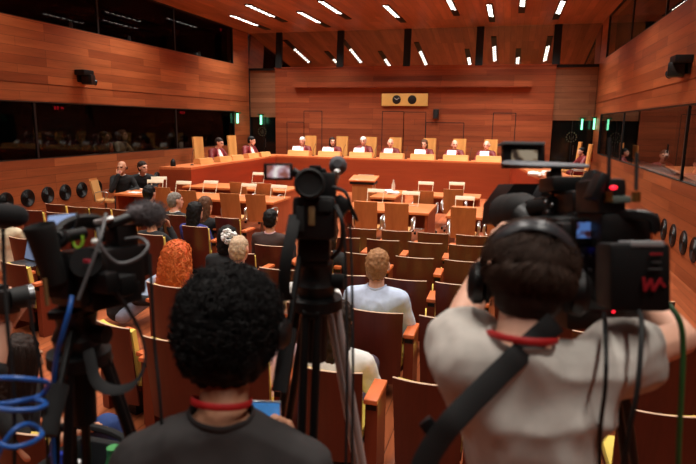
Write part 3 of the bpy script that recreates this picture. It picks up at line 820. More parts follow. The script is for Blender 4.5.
def hand(mb, wrist, fwd, palm, side, s=1.0, curl=.5, spread=.1, thumb=.6, sub=1):
    """palm = direction the palm faces; side = +1 when the thumb lies on fwd x palm"""
    f = Vector(fwd).normalized(); n = -Vector(palm); n = (n - f * n.dot(f)).normalized()
    x = f.cross(n).normalized() * side                     # towards the thumb
    w = Vector(wrist)
    P = lambda a, b, c=0: w + x * a * s + f * b * s + n * c * s
    mb.hull([(P(-.02, .01), .016 * s), (P(.02, .01), .016 * s), (P(-.033, .085), .0115 * s), (P(.03, .09), .0125 * s)], sub)
    for i, (a, b, L) in enumerate(((.030, .092, .074), (.010, .096, .082), (-.012, .094, .076), (-.032, .087, .06))):
        d = f + x * spread * (1.2 - i * .8)
        c = curl if hasattr(curl, '__len__') else (curl, curl * 1.3, curl * .9)
        ps = finger_chain(P(a, b), d, n, L * s, .009, c)
        for k in range(3): mb.hull([(ps[k], (.0098 - .0012 * k) * s), (ps[k + 1], (.0088 - .0012 * k) * s)], sub)
    d = (f * .75 + x * .8 - n * .25).normalized()
    p0 = P(.024, .02, -.004); p1 = p0 + d * .04 * s; d2 = (d + f * thumb - x * .35 * thumb - n * .3 * thumb).normalized()
    p2 = p1 + d2 * .034 * s; p3 = p2 + (d2 + f * .2).normalized() * .026 * s
    for a, b, r0, r1 in ((p0, p1, .0165, .0125), (p1, p2, .0122, .0108), (p2, p3, .0106, .009)): mb.hull([(a, r0 * s), (b, r1 * s)], sub)
SKIN = {k: plain('skin_' + k, c, .55, var=.05, scale=12) for k, c in dict(fair=(226, 172, 146), tan=(202, 144, 112), pink=(228, 164, 140), brown=(168, 112, 82)).items()}
EYE = plain('eye_dark', (40, 26, 20), .2)
LIP = plain('lip_tone', (176, 96, 84), .5)
def hairmat(nm, c): return plain('hair_' + nm, c, .6, spec=.22, var=.3, scale=90)
HM = dict(black=hairmat('black', (16, 13, 13)), dark=hairmat('dark_brown', (40, 26, 20)), brown=hairmat('brown', (84, 54, 36)), sandy=hairmat('sandy', (142, 100, 66)), grey=hairmat('grey', (120, 112, 104)), white=hairmat('white', (205, 200, 192)), red=hairmat('copper', (196, 84, 40)), fair=hairmat('fair_grey', (176, 150, 124)))
def cloth(nm, c, rough=.85): return plain('cloth_' + nm, c, rough, var=.08, scale=30)
def seated(lean=.05, head=(0, 0, 0), arms=None, sc=1.0, legs=True):
    """joints of a person sitting at the origin facing +Y (seat 0.45 high)"""
    s, c = math.sin(lean), math.cos(lean)
    hip = V(0, 0, .45); u = V(0, s, c); J = dict(hip=hip, waist=hip + u * .17, chest=hip + u * .34, neck=hip + u * .495)
    J['sh'] = [hip + u * .415 + V(q * .175, 0, 0) for q in (-1, 1)]
    J['head'] = J['neck'] + V(0, .35 * s + .025, .143)
    J['hm'] = Euler((head[1], head[2], head[0]), 'XYZ').to_matrix().to_4x4()
    J['el'] = [J['sh'][i] + V(q * .06, .1, -.27) for i, q in enumerate((-1, 1))]
    J['wr'] = [V(q * .13, .36, .51) for q in (-1, 1)]
    J['hd'] = [(V(0, 1, -.2), V(0, 0, -1)) for q in (0, 1)]
    if arms:
        for i, k in enumerate('LR'):
            if k in arms:
                a = arms[k]; J['el'][i] = V(*a[0]); J['wr'][i] = V(*a[1])
                if len(a) > 2: J['hd'][i] = (V(*a[2]), V(*a[3]))
    J['kn'] = [V(q * .11, .44, .42) for q in (-1, 1)]
    J['an'] = [V(q * .12, .42, .08) for q in (-1, 1)]
    J['ft'] = [V(q * .13, .56, .03) for q in (-1, 1)]
    J['hipj'] = [V(q * .09, .02, .44) for q in (-1, 1)]
    return J
def make_person(label, loc, rz, J, skin='fair', hair='short', hcol='dark', top=None, sleeve=1.0, bottom=None, shoes=True, voxel=.014, group=None, hs=1.1,
                female=False, top_name='shirt', hands=True, hairvox=None, handkw=None, extra=None, collar=None, neckhole=.072, dip=0, inflate=.013, fold=None, hair_disp=None, legs=True, curl=.5, scale=1.25):
    S = 1.0
    # body
    mb = MB()
    shl, shr = J['sh']; sw = (shr - shl).length / 2
    axis = (J['neck'] - J['hip']).normalized(); rx = (shr - shl).normalized(); fy = axis.cross(rx).normalized()
    T = Matrix((rx, fy, axis)).transposed().to_4x4()
    k = sw / .175
    def torso(m, f):
        m.hull([(J['hip'], (.145 * k + f, .105 + f, .1 + f), T), (J['waist'], (.135 * k + f, .095 + f, .1 + f), T)])
        m.hull([(J['waist'], (.135 * k + f, .095 + f, .1 + f), T), (J['chest'], (.16 * k + f, .112 + f, .13 + f), T)])
        m.hull([(J['chest'], (.155 * k + f, .108 + f, .12 + f), T), (shl - rx * .0, .05 + f), (shr, .05 + f), (J['neck'] - axis * .03 , (.06 + f, .055 + f, .03 + f), T)])
    def arm(m, i, f, t1=1.0, sub=2):
        a, e, w_ = J['sh'][i], J['el'][i], J['wr'][i]
        if t1 <= .5:
            b = a.lerp(e, t1 * 2); m.hull([(a, .052 + f), (b, .047 + f * 1.6)], sub); return
        m.hull([(a, .05 + f), (e, .041 + f)], sub)
        t = (t1 - .5) * 2; m.hull([(e, .041 + f), (e.lerp(w_, t * .3), .042 + f), (e.lerp(w_, t), .041 + (.029 - .041) * t + f)], sub)
    def leg(m, i, f, t1=1.0):
        m.hull([(J['hipj'][i], .082 + f), (J['kn'][i], .056 + f)])
        m.hull([(J['kn'][i], .054 + f), (J['kn'][i].lerp(J['an'][i], .35), .055 + f), (J['kn'][i].lerp(J['an'][i], t1), .038 + f)])
    torso(mb, 0)
    for i in (0, 1):
        arm(mb, i, 0)
        if legs:
            leg(mb, i, 0); mb.hull([(J['an'][i], .036), (J['an'][i] + V(0, 0, -.05), .035), (J['ft'][i], (.036, .05, .025))])
    HM_ = Matrix.Translation(J['head']) @ J['hm']
    mb.hull([(J['neck'] - axis * .03, .06), (HM_ @ V(0, -.022, -.045), .052)])
    head_prims(mb, HM_, hs, female)
    me = remesh(mb, voxel, 2)
    bm = bmesh.new(); bm.from_mesh(me); bpy.data.meshes.remove(me); hb = MB(); hb.bm.free(); hb.bm = bm
    Hi = HM_.inverted()
    bm.faces.ensure_lookup_table()
    if hands:
        for i in (0, 1):
            d, pm = J['hd'][i]
            side = -1 if i else 1
            x = d.cross(-pm); kw = dict(curl=curl, sub=1)
            if handkw and handkw.get('LR'[i]): kw.update(handkw['LR'[i]])
            if not kw.pop('skip', False):
                hand(hb, J['wr'][i], d, pm, kw.pop('side', side), **kw)
    # eyes and lips are set into the face by material
    eyes = MB()
    me = bpy.data.meshes.new('person'); bmesh.ops.recalc_face_normals(bm, faces=bm.faces)
    bm.to_mesh(me); bm.free()
    me.polygons.foreach_set('use_smooth', [True] * len(me.polygons))
    for m_ in (SKIN[skin], EYE, LIP): me.materials.append(m_)
    for p in me.polygons:
        c = Hi @ p.center / hs
        if c.y > .05:
            if abs(abs(c.x) - .03) < .017 and abs(c.z - .014) < .009: p.material_index = 1
            elif abs(c.x) < .024 and abs(c.z + .066) < .009 and c.y > .07: p.material_index = 2
    body = link('person', me, None, None); body.location = loc; body.rotation_euler = (0, 0, rz); body.scale = (scale,) * 3
    tag(body, label, 'person', group)
    # hair
    if hair:
        mb = MB()
        for grp in HAIR[hair]:
            mb.hull([(Vector(c) * hs, tuple(x * hs for x in r)) for c, r in grp], mat=HM_)
        hv = hairvox or voxel * .9
        seed = Vector((hash(label) % 97, 3, 5))
        dsp = hair_disp or (lambda co: .010 * noise.noise(co * 38 + seed) + .006 * noise.noise(co * 90))
        # keep the face free
        me = remesh(mb, hv, 1, dsp)
        b2 = bmesh.new(); b2.from_mesh(me)
        kill = []
        for f in b2.faces:
            c = Hi @ f.calc_center_median() / hs
            lim = .072 if hair in ('bob', 'long', 'wavy', 'big') else .05
            if c.y > .02 and c.z < lim - .5 * max(0, .06 - c.y) and abs(c.x) < (.062 if hair in ('bob', 'long', 'wavy', 'big') else .2): kill.append(f)
        bmesh.ops.delete(b2, geom=kill, context='FACES'); b2.to_mesh(me); b2.free()
        link('hair', me, HM[hcol], body)
    if top:
        mb = MB(); torso(mb, inflate)
        for i in (0, 1): arm(mb, i, inflate, sleeve)
        me = remesh(mb, voxel, 3, fold or (lambda co: .006 * noise.noise(V(co.x * 9, co.y * 9, co.z * 16))))
        b2 = bmesh.new(); b2.from_mesh(me); N_ = J['neck'] - axis * (.012 + dip) - fy * dip
        kill = [f for f in b2.faces if (f.calc_center_median() - (N_ + axis * .03)).length < neckhole]
        bmesh.ops.delete(b2, geom=kill, context='FACES')
        rim = [v for v in b2.verts if v.is_boundary and (v.co - N_).length < neckhole * 1.6]
        ang = lambda p: math.atan2((p - N_).dot(fy), (p - N_).dot(rx)); ring = []
        if len(rim) > 8:
            ra = sorted((ang(v.co), v) for v in rim) if False else sorted(((ang(v.co), i) for i, v in enumerate(rim)))
            for j in range(28):
                t = -PI + 2 * PI * (j + .5) / 28; w_ = [(math.exp(-((((a_ - t + PI) % (2 * PI)) - PI) / .3) ** 2), rim[i].co) for a_, i in ra]
                tot = sum(q for q, _ in w_); ring.append(sum((c * q for q, c in w_), V(0, 0, 0)) / tot)
            for v in rim:
                f_ = (ang(v.co) + PI) / (2 * PI) * 28 - .5; i0 = math.floor(f_)
                v.co = ring[i0 % 28].lerp(ring[(i0 + 1) % 28], f_ - i0)
        b2.to_mesh(me); b2.free()
        o = link(top_name, me, top, body)
        if collar and ring:
            MB().tube(ring, (.012, .0045), 8, closed=True, flat=tuple(axis)).build('collar', collar, o)
    if bottom and legs:
        mb = MB(); mb.hull([(J['hip'], (.155 * k, .115, .1), T), (J['hipj'][0], .09), (J['hipj'][1], .09)])
        for i in (0, 1): leg(mb, i, .014, .96)
        link('trousers', remesh(mb, voxel, 3, lambda co: .006 * noise.noise(co * 12)), bottom, body)
        if shoes:
            for i in (0, 1):
                mb = MB(); mb.hull([(J['an'][i] + V(0, -.03, -.04), (.042, .045, .04)), (J['ft'][i], (.044, .055, .032))]); mb.build('shoe', shoes if shoes is not True else BLACK, body)
    if extra: extra(body, J, HM_)
    return body
ROBE = plain('crimson_robe', (108, 14, 20), .6, var=.15, scale=8)
def robe_extra(body, J, HM_):
    # white lace bands at the throat and satin facings
    n = J['neck']
    MB().hull([(n + V(0, .07, -.03), (.05, .02, .02)), (n + V(0, .16, -.2), (.065, .02, .03))]).build('jabot', WHITE, body)
    for q in (-1, 1):
        MB().hull([(n + V(q * .06, .075, -.01), (.02, .02, .02)), (n + V(q * .1, .155, -.26), (.03, .016, .03))]).build('robe_facing', plain('satin_facing', (150, 26, 34), .35), body)
def mirror(a): return a
ARMS_DESK = dict(L=((-.27, .2, .63), (-.14, .4, .63), (.3, 1, 0), (0, 0, -1)), R=((.27, .2, .63), (.14, .4, .63), (-.3, 1, 0), (0, 0, -1)))
JUD = [(304, 143.5, 'white', 'crop', 'pink', 0, 'with white hair, leftmost on the long bench'), (334, 143.5, 'dark', 'bob', 'fair', .5, 'with dark bobbed hair, second on the long bench'),
       (364.5, 141, 'white', 'short', 'pink', 0, 'with glasses, third on the long bench'), (391.5, 143.5, 'white', 'bald', 'pink', .2, 'with thin white hair, fourth on the long bench'),
       (425, 146, 'brown', 'bob', 'fair', -.1, 'with brown fringe, fifth on the long bench'), (455, 147.5, 'white', 'bald', 'pink', .3, 'with white fringe, sixth on the long bench'),
       (486.5, 148.5, 'white', 'bald', 'pink', -.2, 'bald and pale, rightmost on the long bench')]
for i, (px, py, hc, st, sk, yw, lab) in enumerate(JUD):
    y = 21.2 - i * .045; q = iy(px, py, y)
    J = seated(.16, (yw, -.25 if i == 4 else -.08, 0), ARMS_DESK)
    dz = min(.1, max(-.12, q.z - (DZ + 1.25 * J['head'].z)))
    b = make_person('person in crimson robe ' + lab, (q.x, y, DZ + dz), PI, J, sk, st, hc, ROBE, 1.0, ROBE, extra=robe_extra, inflate=.035, top_name='robe', group='robed persons behind the judges bench', voxel=.016)
    if i == 2:
        h = J['head']; mb = MB()
        for s in (-1, 1): mb.tube([Matrix.Translation(h) @ J['hm'] @ V(s * .032 + .024 * math.cos(a * .5236), .104, .014 + .02 * math.sin(a * .5236)) for a in range(12)], .003, 5, closed=True)
        mb.build('glasses', BLACK, b)
for px, py, hc, st, lab, yw in ((214, 147.5, 'dark', 'short', 'with short dark hair, near one on the left bench wing', .3), (246.5, 144.5, 'black', 'short', 'with black hair looking down, far one on the left bench wing', .5)):
    q = ix(px, py, -9.3); put_jc((-9.7, q.y + .05, DZ), -PI / 2 - .25, 'tall pale chair of the %s judge on the left bench wing' % lab.split(', ')[1].split(' ')[0]); J = seated(.22, (yw, -.2, 0), ARMS_DESK)
    make_person('person in crimson robe ' + lab, (-9.3, q.y, DZ + min(.1, max(-.1, q.z - DZ - 1.25 * J['head'].z))), -PI / 2 - .35, J, 'fair', st, hc, ROBE, 1.0, ROBE, extra=robe_extra, inflate=.035, top_name='robe', group='robed persons behind the judges bench', voxel=.016)
q = iy(585, 148.5, 20.0); J = seated(.1, (0, 0, 0), ARMS_DESK)
make_person('robed person with dark hair half hidden by the chairs on the right bench wing', (q.x, 20.0, DZ + .05), PI / 2 + .3, J, scale=1.0, skin='fair', hair='short', hcol='black', top=ROBE, sleeve=1.0, bottom=ROBE, inflate=.035, top_name='robe', voxel=.018)
# behind the booth glass
CREAM = cloth('cream', (206, 190, 160)); NAVY = cloth('navy', (26, 32, 56)); CHAR = cloth('charcoal', (34, 33, 36)); BLKC = cloth('black', (20, 20, 22)); DKBR = cloth('dark_brown', (60, 40, 36))
WHTC = cloth('white', (232, 230, 226)); BLUEC = cloth('pale_blue', (196, 210, 236)); ROYAL = cloth('royal_blue', (34, 40, 112)); PINK = cloth('pink', (230, 190, 196)); JEAN = cloth('pale_jeans', (150, 164, 186)); JEAN2 = cloth('blue_jeans', (36, 62, 118)); GREYT = cloth('light_grey_tee', (190, 183, 175)); CHT = cloth('dark_grey_tee', (52, 48, 48))
for px, py, lab, hc, tp in ((118.5, 135, 'woman in pale jacket behind the left booth glass', 'brown', CREAM), (100, 137, 'dim person in dark clothes behind the left booth glass, left of the woman', 'black', DKBR)):
    q = ix(px, py, XL - 1.1); J = seated(.12, (.2, -.1, 0), ARMS_DESK)
    make_person(lab, (XL - 1.1, q.y, q.z - 1.25 * J['head'].z), -PI / 2, J, 'fair', 'bob', hc, tp, 1.0, BLKC, top_name='jacket', voxel=.018)
for px, py, lab, X_ in ((660, 156, 'person in dark red robe seen in the right booth glass, farther one', XR + .95), (693, 168, 'person in dark red robe seen in the right booth glass, at the picture edge', XR + .75)):
    q = ix(px, py, X_); J = seated(.15, (-.5, 0, 0), ARMS_DESK)  # figures seen in the glass, built as people seated behind it
    make_person(lab, (X_, q.y, max(.35, q.z - 1.25 * J['head'].z)), PI / 2 + 1.9, J, 'pink', 'crop', 'dark', ROBE, 1.0, BLKC, extra=robe_extra, inflate=.035, top_name='robe', voxel=.018)
# two men at the side table
J = seated(.1, (-.5, -.05, 0), dict(L=((-.28, .12, .63), (-.12, .38, .64), (.5, .8, 0), (0, 0, -1)), R=((.22, .24, .64), (.075, .235, .945), (-.35, -.2, .8), (-.2, -.9, 0))))
make_person('bald bearded man in dark suit with hand on chin at the side table', (iy(122, 175, 12.75).x, 12.75, -.1), -PI / 2 - .9, J, 'tan', 'bald', 'dark', BLKC, 1.0, BLKC, top_name='jacket', voxel=.013, collar=WHTC, handkw=dict(R=dict(curl=.9)))
J = seated(.3, (.5, -.05, .15), dict(L=((-.25, .25, .62), (-.1, .42, .64), (.5, .8, 0), (0, 0, -1)), R=((.26, .25, .62), (.12, .44, .64), (-.5, .8, 0), (0, 0, -1))))
make_person('dark haired man in dark suit leaning over the side table', (iy(139.5, 170, 13.4).x + .05, 13.4, -.1), PI + .75, J, 'fair', 'short', 'dark', BLKC, 1.0, BLKC, top_name='jacket', voxel=.013, collar=WHTC)
# audience, seen from behind
def sit(px, py, y, rz, lab, head=(0, 0, 0), lean=.03, arms=None, **kw):
    q = iy(px, py, y); J = seated(lean, head, arms)
    hv = Matrix.Rotation(rz, 4, 'Z') @ J['head'] * 1.25
    dz = max(-.36, min(.12, q.z - hv.z))
    if dz < 0:
        for i in (0, 1):
            J['an'][i].z -= dz / 1.25; J['ft'][i].z -= dz / 1.25; J['kn'][i].z = max(J['kn'][i].z, J['an'][i].z + .3)
    return make_person(lab, (q.x - hv.x, y - hv.y, dz), rz, J, **kw)
sit(378, 266, 5.02, 0, 'man with short sandy hair in a pale blue shirt in the right block', skin='fair', hair='crop', hcol='sandy', top=BLUEC, bottom=NAVY, voxel=.010, collar=BLUEC, inflate=.022)
sit(179, 263, 5.4, -.1, 'woman with long wavy copper red hair', skin='fair', hair='wavy', hcol='red', top=cloth('mauve', (196, 176, 184)), bottom=NAVY, voxel=.011, hairvox=.009)
sit(271, 223, 8.0, 0, 'dark haired man in a dark jacket left of the tripod camera', skin='tan', hair='crop', hcol='black', top=DKBR, bottom=BLKC, top_name='jacket', collar=PINK)
sit(240, 257, 5.95, 0, 'person with thin fair grey hair, seen over the curly haired man', skin='pink', hair='crop', hcol='fair', top=CHAR, bottom=BLKC)
sit(228.5, 248, 6.5, 0, 'black haired woman with a big white hair flower', skin='tan', hair='bob', hcol='black', top=BLKC, bottom=BLKC)
sit(154, 219, 7.55, -.2, 'man in black suit resting his chin on his hand, behind the fluffy microphone', head=(-.5, -.1, 0), arms=dict(R=((.25, .22, .63), (.085, .215, .94), (-.3, -.1, .9), (-.3, -.9, 0))), skin='tan', hair='short', hcol='dark', top=BLKC, bottom=BLKC, top_name='jacket', handkw=dict(R=dict(curl=.7)))
sit(150, 193.5, 9.6, 0, 'black haired person at the front left, before the brown swivel chair', skin='fair', hair='short', hcol='black', top=BLKC, bottom=BLKC)
sit(175.5, 201, 9.15, -.15, 'grey haired man in a dark jacket near the swivel chairs', head=(-.4, 0, 0), skin='pink', hair='crop', hcol='grey', top=CHAR, bottom=BLKC, top_name='jacket', collar=WHTC)
sit(196, 216, 8.3, -.2, 'woman with straight black hair in a royal blue jacket', skin='fair', hair='long', hcol='black', top=ROYAL, bottom=BLKC, top_name='jacket')
sit(206, 207, 8.95, -.2, 'woman with brown hair in black behind the woman in blue', skin='fair', hair='long', hcol='brown', top=BLKC, bottom=BLKC)
sit(9, 226, 7.1, 0, 'person in a pale top at the left picture edge, under the black microphone', skin='fair', hair='bob', hcol='dark', top=CREAM, bottom=BLKC)
sit(121, 252, 5.75, -.7, 'person in pale jeans hidden behind the left camera', skin='fair', hair='short', hcol='dark', top=BLKC, bottom=JEAN, shoes=plain('white_shoe', (225, 225, 225), .6))
sit(338, 322, 3.95, 0, 'dark haired woman in a white blouse behind the tripod', skin='fair', hair='long', hcol='dark', top=WHTC, sleeve=.3, bottom=plain('floral_cloth', (60, 50, 60), .9, var=.8, scale=60), voxel=.010)
sit(330, 236, 7.15, -.3, 'bare armed person hidden behind the tripod camera', skin='fair', hair='bob', hcol='dark', top=BLKC, sleeve=.3, bottom=BLKC, arms=dict(R=((.3, .02, .66), (.33, .22, .55), (0, 1, -.4), (-1, 0, 0))))
sit(266, 320, 3.95, .1, 'person in a pale pink blouse, mostly hidden behind the curly haired photographer', skin='fair', hair='bob', hcol='dark', top=PINK, bottom=BLKC, voxel=.011)
sit(312, 262, 5.0, 0, 'person in a white top hidden behind the middle tripod', skin='fair', hair='short', hcol='dark', top=WHTC, sleeve=.4, bottom=BLKC, voxel=.012)
# hair flower
q = iy(229, 236.5, 6.3); mb = MB()
for k in range(64):
    a, b_ = random.uniform(0, 2 * PI), random.uniform(-1, 1); r = .088
    mb.ell(q + V(math.cos(a) * r * math.sqrt(1 - b_ * b_), math.sin(a) * r * .6 * math.sqrt(1 - b_ * b_), b_ * r), (.024, .022, .02), sub=1)
o = mb.build('hair_flower', WHTC, None); tag(o, 'big ruffled white hair flower of the black haired woman', 'hair flower')
# ================================================================ THE PRESS, NEAR THE LENS
from mathutils.bvhtree import BVHTree
PZ = .32
VR = Matrix((RT, FW, UP)).transposed().to_4x4()
def aim(yaw=0, pitch=0, roll=0):
    return VR @ Euler((math.radians(pitch), math.radians(roll), math.radians(yaw))).to_matrix().to_4x4()
def pb(mb, x0, x1, y0, y1, d, dep, R=None, bev=.006):
    """box filling a patch of the view at depth d (its near side), dep deep"""
    R = R or VR
    mb.box(ip((x0 + x1) / 2, (y0 + y1) / 2, d) + R.to_3x3() @ V(0, dep / 2, 0), ((x1 - x0) * d / F_PX, dep, (y1 - y0) * d / F_PX), R, bev)
    return mb
def pt(mb, pts, r, n=8, sm=6, **k):
    """tube through (px, py, depth) points"""
    P = [ip(*p) for p in pts]
    return mb.tube(bez(P, sm) if sm and len(P) > 2 else P, r, n, **k)
def shirt_bvh(o):
    return BVHTree.FromPolygons([tuple(wmat(o) @ v.co) for v in o.data.vertices], [tuple(p.vertices) for p in o.data.polygons])
def kid(o, n): return [k for k in kids(o) if k.name.split('.')[0] == n][0]
def rel(J, base):
    out = {}
    for k, v in J.items():
        if k in ('hm', 'hd'): out[k] = v
        elif isinstance(v, list): out[k] = [q - base for q in v]
        else: out[k] = v - base
    return out
def stand(base, shL, shR, neck, head, hm, elL, wrL, elR, wrR, hdL, hdR):
    mid = (shL + shR) / 2
    J = dict(sh=[shL, shR], neck=neck, head=head, hm=hm, el=[elL, elR], wr=[wrL, wrR], hd=[hdL, hdR])
    J['hip'] = Vector((mid.x, mid.y - .02, mid.z - .5)); J['waist'] = J['hip'].lerp(mid, .38); J['chest'] = J['hip'].lerp(mid, .74)
    rx = (shR - shL); rx.z = 0; rx.normalize()
    J['hipj'] = [J['hip'] + rx * q * .09 for q in (-1, 1)]
    fl = Vector((0, 1, 0))
    J['an'] = [Vector((J['hipj'][i].x + q * .03, J['hipj'][i].y, PZ + .09)) for i, q in enumerate((-1, 1))]
    J['kn'] = [J['hipj'][i].lerp(J['an'][i], .52) + fl * .02 for i in (0, 1)]
    J['ft'] = [a + fl * .16 + V(0, 0, -.055) for a in J['an']]
    return rel(J, base)
def folds(seed, amp=.007):
    s = Vector((seed, seed * 2, 0))
    def f(co):
        w_ = noise.noise(V(co.x * 5 + co.z * 5, co.y * 5, co.z * 5 - co.x * 2) + s)
        return amp * (1 - abs(w_) * 3.2) + .004 * noise.noise(co * 18 + s)
    return f
def strand_mesh(paths, r0, n=3):
    vs, fs = [], []
    for pts in paths:
        k = len(pts); b = len(vs)
        t0 = (pts[-1] - pts[0]).normalized(); a = t0.orthogonal().normalized()
        for i, p in enumerate(pts):
            t = (pts[min(i + 1, k - 1)] - pts[max(i - 1, 0)]).normalized()
            a = (a - t * a.dot(t)); a = a.normalized() if a.length > 1e-5 else t.orthogonal().normalized()
            c = t.cross(a); r = r0 * (1 - .75 * i / (k - 1))
            for j in range(n):
                q = 2 * PI * j / n; vs.append(p + (a * math.cos(q) + c * math.sin(q)) * r)
        for i in range(k - 1):
            for j in range(n):
                fs.append((b + i * n + j, b + i * n + (j + 1) % n, b + (i + 1) * n + (j + 1) % n, b + (i + 1) * n + j))
    me = bpy.data.meshes.new('strands'); me.from_pydata([tuple(v) for v in vs], [], fs)
    me.polygons.foreach_set('use_smooth', [True] * len(me.polygons)); return me
RG = random.Random(11)
def ring_strap(J, mat, body, r=.07, name='lanyard', drop=.02, w=.008):
    rx = (J['sh'][1] - J['sh'][0]).normalized(); axis = (J['neck'] - J['hip']).normalized(); fy = axis.cross(rx)
    pts = []
    for j in range(28):
        a = 2 * PI * j / 28; s = math.sin(a)
        pts.append(J['neck'] + axis * (.022 - drop * 2.4 * s if s > 0 else .022 - .01 * s) + rx * math.cos(a) * r + fy * (s * (r if s < 0 else r * 1.5) - .004))
    MB().tube(pts, (w, .0025), 6, closed=True, flat=tuple(axis)).build(name, mat, body)
REDC = plain('red_ribbon', (176, 22, 24), .6)
# ---- curly haired photographer
base = Vector((ip(225, 460, 1.33).x, ip(225, 460, 1.33).y, PZ))
hd = ip(233, 331, 1.42)
hm1 = VR @ Euler((math.radians(-4), 0, math.radians(-12))).to_matrix().to_4x4()
J1 = stand(base, ip(142, 464, 1.3), ip(304, 468, 1.36), ip(222, 408, 1.33), hd, hm1,
           ip(112, 600, 1.35), ip(150, 640, 1.65), ip(345, 585, 1.42), ip(298, 456, 1.62),
           (V(.2, 1, .2), V(1, 0, 0)), ((UP * .8 - RT * .35 + FW * .2), (-RT * .9 - FW * .3)))
p1 = make_person('photographer with thick curly black hair in dark grey T-shirt, seen from behind', tuple(base), 0, J1, 'tan', 'big', 'black', CHT, .45, BLKC,
                 voxel=.008, hairvox=.008, scale=1.0, hs=1.0, fold=folds(3, .005), collar=cloth('collar_grey', (44, 40, 40)), neckhole=.076, dip=.006, legs=True, handkw=dict(R=dict(curl=.75, sub=2, thumb=.9)), inflate=.016, top_name='t_shirt')
ring_strap(J1, REDC, p1, r=.068)
# curls
M1 = Matrix.Translation(J1['head']) @ J1['hm']; paths = []
while len(paths) < 2600:
    a, b = RG.uniform(0, 2 * PI), RG.uniform(-.75, 1); s = math.sqrt(1 - b * b)
    d = V(math.cos(a) * s, math.sin(a) * s, b)
    if d.y > .55 and d.z < .5: continue
    tt = max(0, -b); c = V(0, -.025 - .035 * tt, .03 - .02 * tt)
    p = c + V(d.x * .121, d.y * .126, d.z * .123) * RG.uniform(.92, 1.07)
    t = d.orthogonal().normalized(); t = Matrix.Rotation(RG.uniform(0, 6.28), 3, d) @ t; q = d.cross(t)
    R_, L_, tn, ph = RG.uniform(.006, .012), RG.uniform(.01, .024), RG.uniform(1.0, 2.2), RG.uniform(0, 6.28)
    paths.append([M1 @ (p + t * (R_ * math.cos(ph + tn * 6.28 * k / 9)) + q * (R_ * math.sin(ph + tn * 6.28 * k / 9)) + d * (L_ * (k / 9 - .3))) for k in range(10)])
link('hair_curls', strand_mesh(paths, .0023), HM['black'], p1)
def headphones(head, hm, label, r=.098, back=.45, cup=.042, mat=None, rise=.028):
    t = thing('headphones', tuple(head), label, 'headphones'); M = Matrix.Translation(head) @ hm
    up_ = V(0, -back, 1).normalized(); pts = []
    for k in range(25):
        a = PI * k / 24; pts.append(M @ (V(math.cos(a) * r, 0, 0) + V(0, 0, .02) + up_ * math.sin(a) * (r + rise)))
    MB().tube(pts, (.017, .005), 8, flat=tuple((M.to_3x3() @ V(0, -1, -back)).normalized())).build('headband', mat or PLASTIC, t, world=True)
    for s in (-1, 1):
        c = M @ V(s * (r - .006), -.006, .0); ax = (M.to_3x3() @ V(s, 0, 0)).normalized()
        R = ax.to_track_quat('Z', 'Y').to_matrix().to_4x4()
        cu = MB().lathe([(cup * .75, -.012), (cup, -.006), (cup * 1.05, .012), (cup * .8, .024), (cup * .4, .028)], c, R).build('ear_cup', PLASTIC, t, world=True)
        MB().lathe([(cup * .5, -.024), (cup * .95, -.022), (cup, -.012), (cup * .6, -.01)], c, R).build('cushion', RUBBER, cu, world=True)
    return t
headphones(hd, hm1, 'black headphones on the curly haired photographer', r=.126, back=-.1, cup=.036, rise=.016)
# phone in his hand
t = thing('mobile_phone', tuple(ip(270, 420, 1.7)), 'black phone with bright blue screen held by the curly haired photographer', 'phone')
R = aim(-6, 8)
c = ip(267, 428, 1.66)
MB().box(c, (.088, .009, .165), R, .004).build('case', plain('phone_case', (170, 172, 178), .3, 1), t, world=True)
scr = plain('phone_screen', (40, 90, 150), .2, emis=(70, 130, 190), es=.7, var=.6, scale=40)
MB().box(c - (R.to_3x3() @ V(0, .0055, 0)), (.08, .002, .155), R).build('screen', scr, t, world=True)
# ---- cameraman in the pale T-shirt
base = Vector((ip(520, 400, 1.15).x, ip(520, 400, 1.15).y, PZ))
hd = ip(527, 288, 1.2)
hm2 = VR @ Euler((math.radians(-14), math.radians(5), math.radians(-14))).to_matrix().to_4x4()
J2 = stand(base, ip(472, 364, 1.15), ip(592, 368, 1.2), ip(521, 344, 1.13), hd, hm2,
           ip(458, 330, 1.38), ip(486, 266, 1.52), ip(680, 338, 1.40), ip(640, 296, 1.62),
           ((UP * .75 + RT * .3 + FW * .55), (RT * .9 - UP * .2)), ((UP * .4 - RT * .7 + FW * .4), (UP * .2 + FW * .6 - RT * .1)))
p2 = make_person('cameraman with short brown hair in pale grey T-shirt, arms raised to the big camera', tuple(base), 0, J2, 'fair', 'short', 'dark', GREYT, .22, NAVY,
                 voxel=.008, hairvox=.006, scale=1.0, hs=.97, fold=folds(9, .015), collar=cloth('collar_pale', (166, 160, 154)), neckhole=.064, dip=.0, handkw=dict(L=dict(curl=.45, sub=2), R=dict(curl=.6, sub=2)), inflate=.02, top_name='t_shirt',
                 hair_disp=lambda co: .003 * noise.noise(co * 40))
ring_strap(J2, REDC, p2, r=.066, w=.007)
M2 = Matrix.Translation(J2['head']) @ J2['hm']; paths = []; wh = V(.25, -.72, .62).normalized()
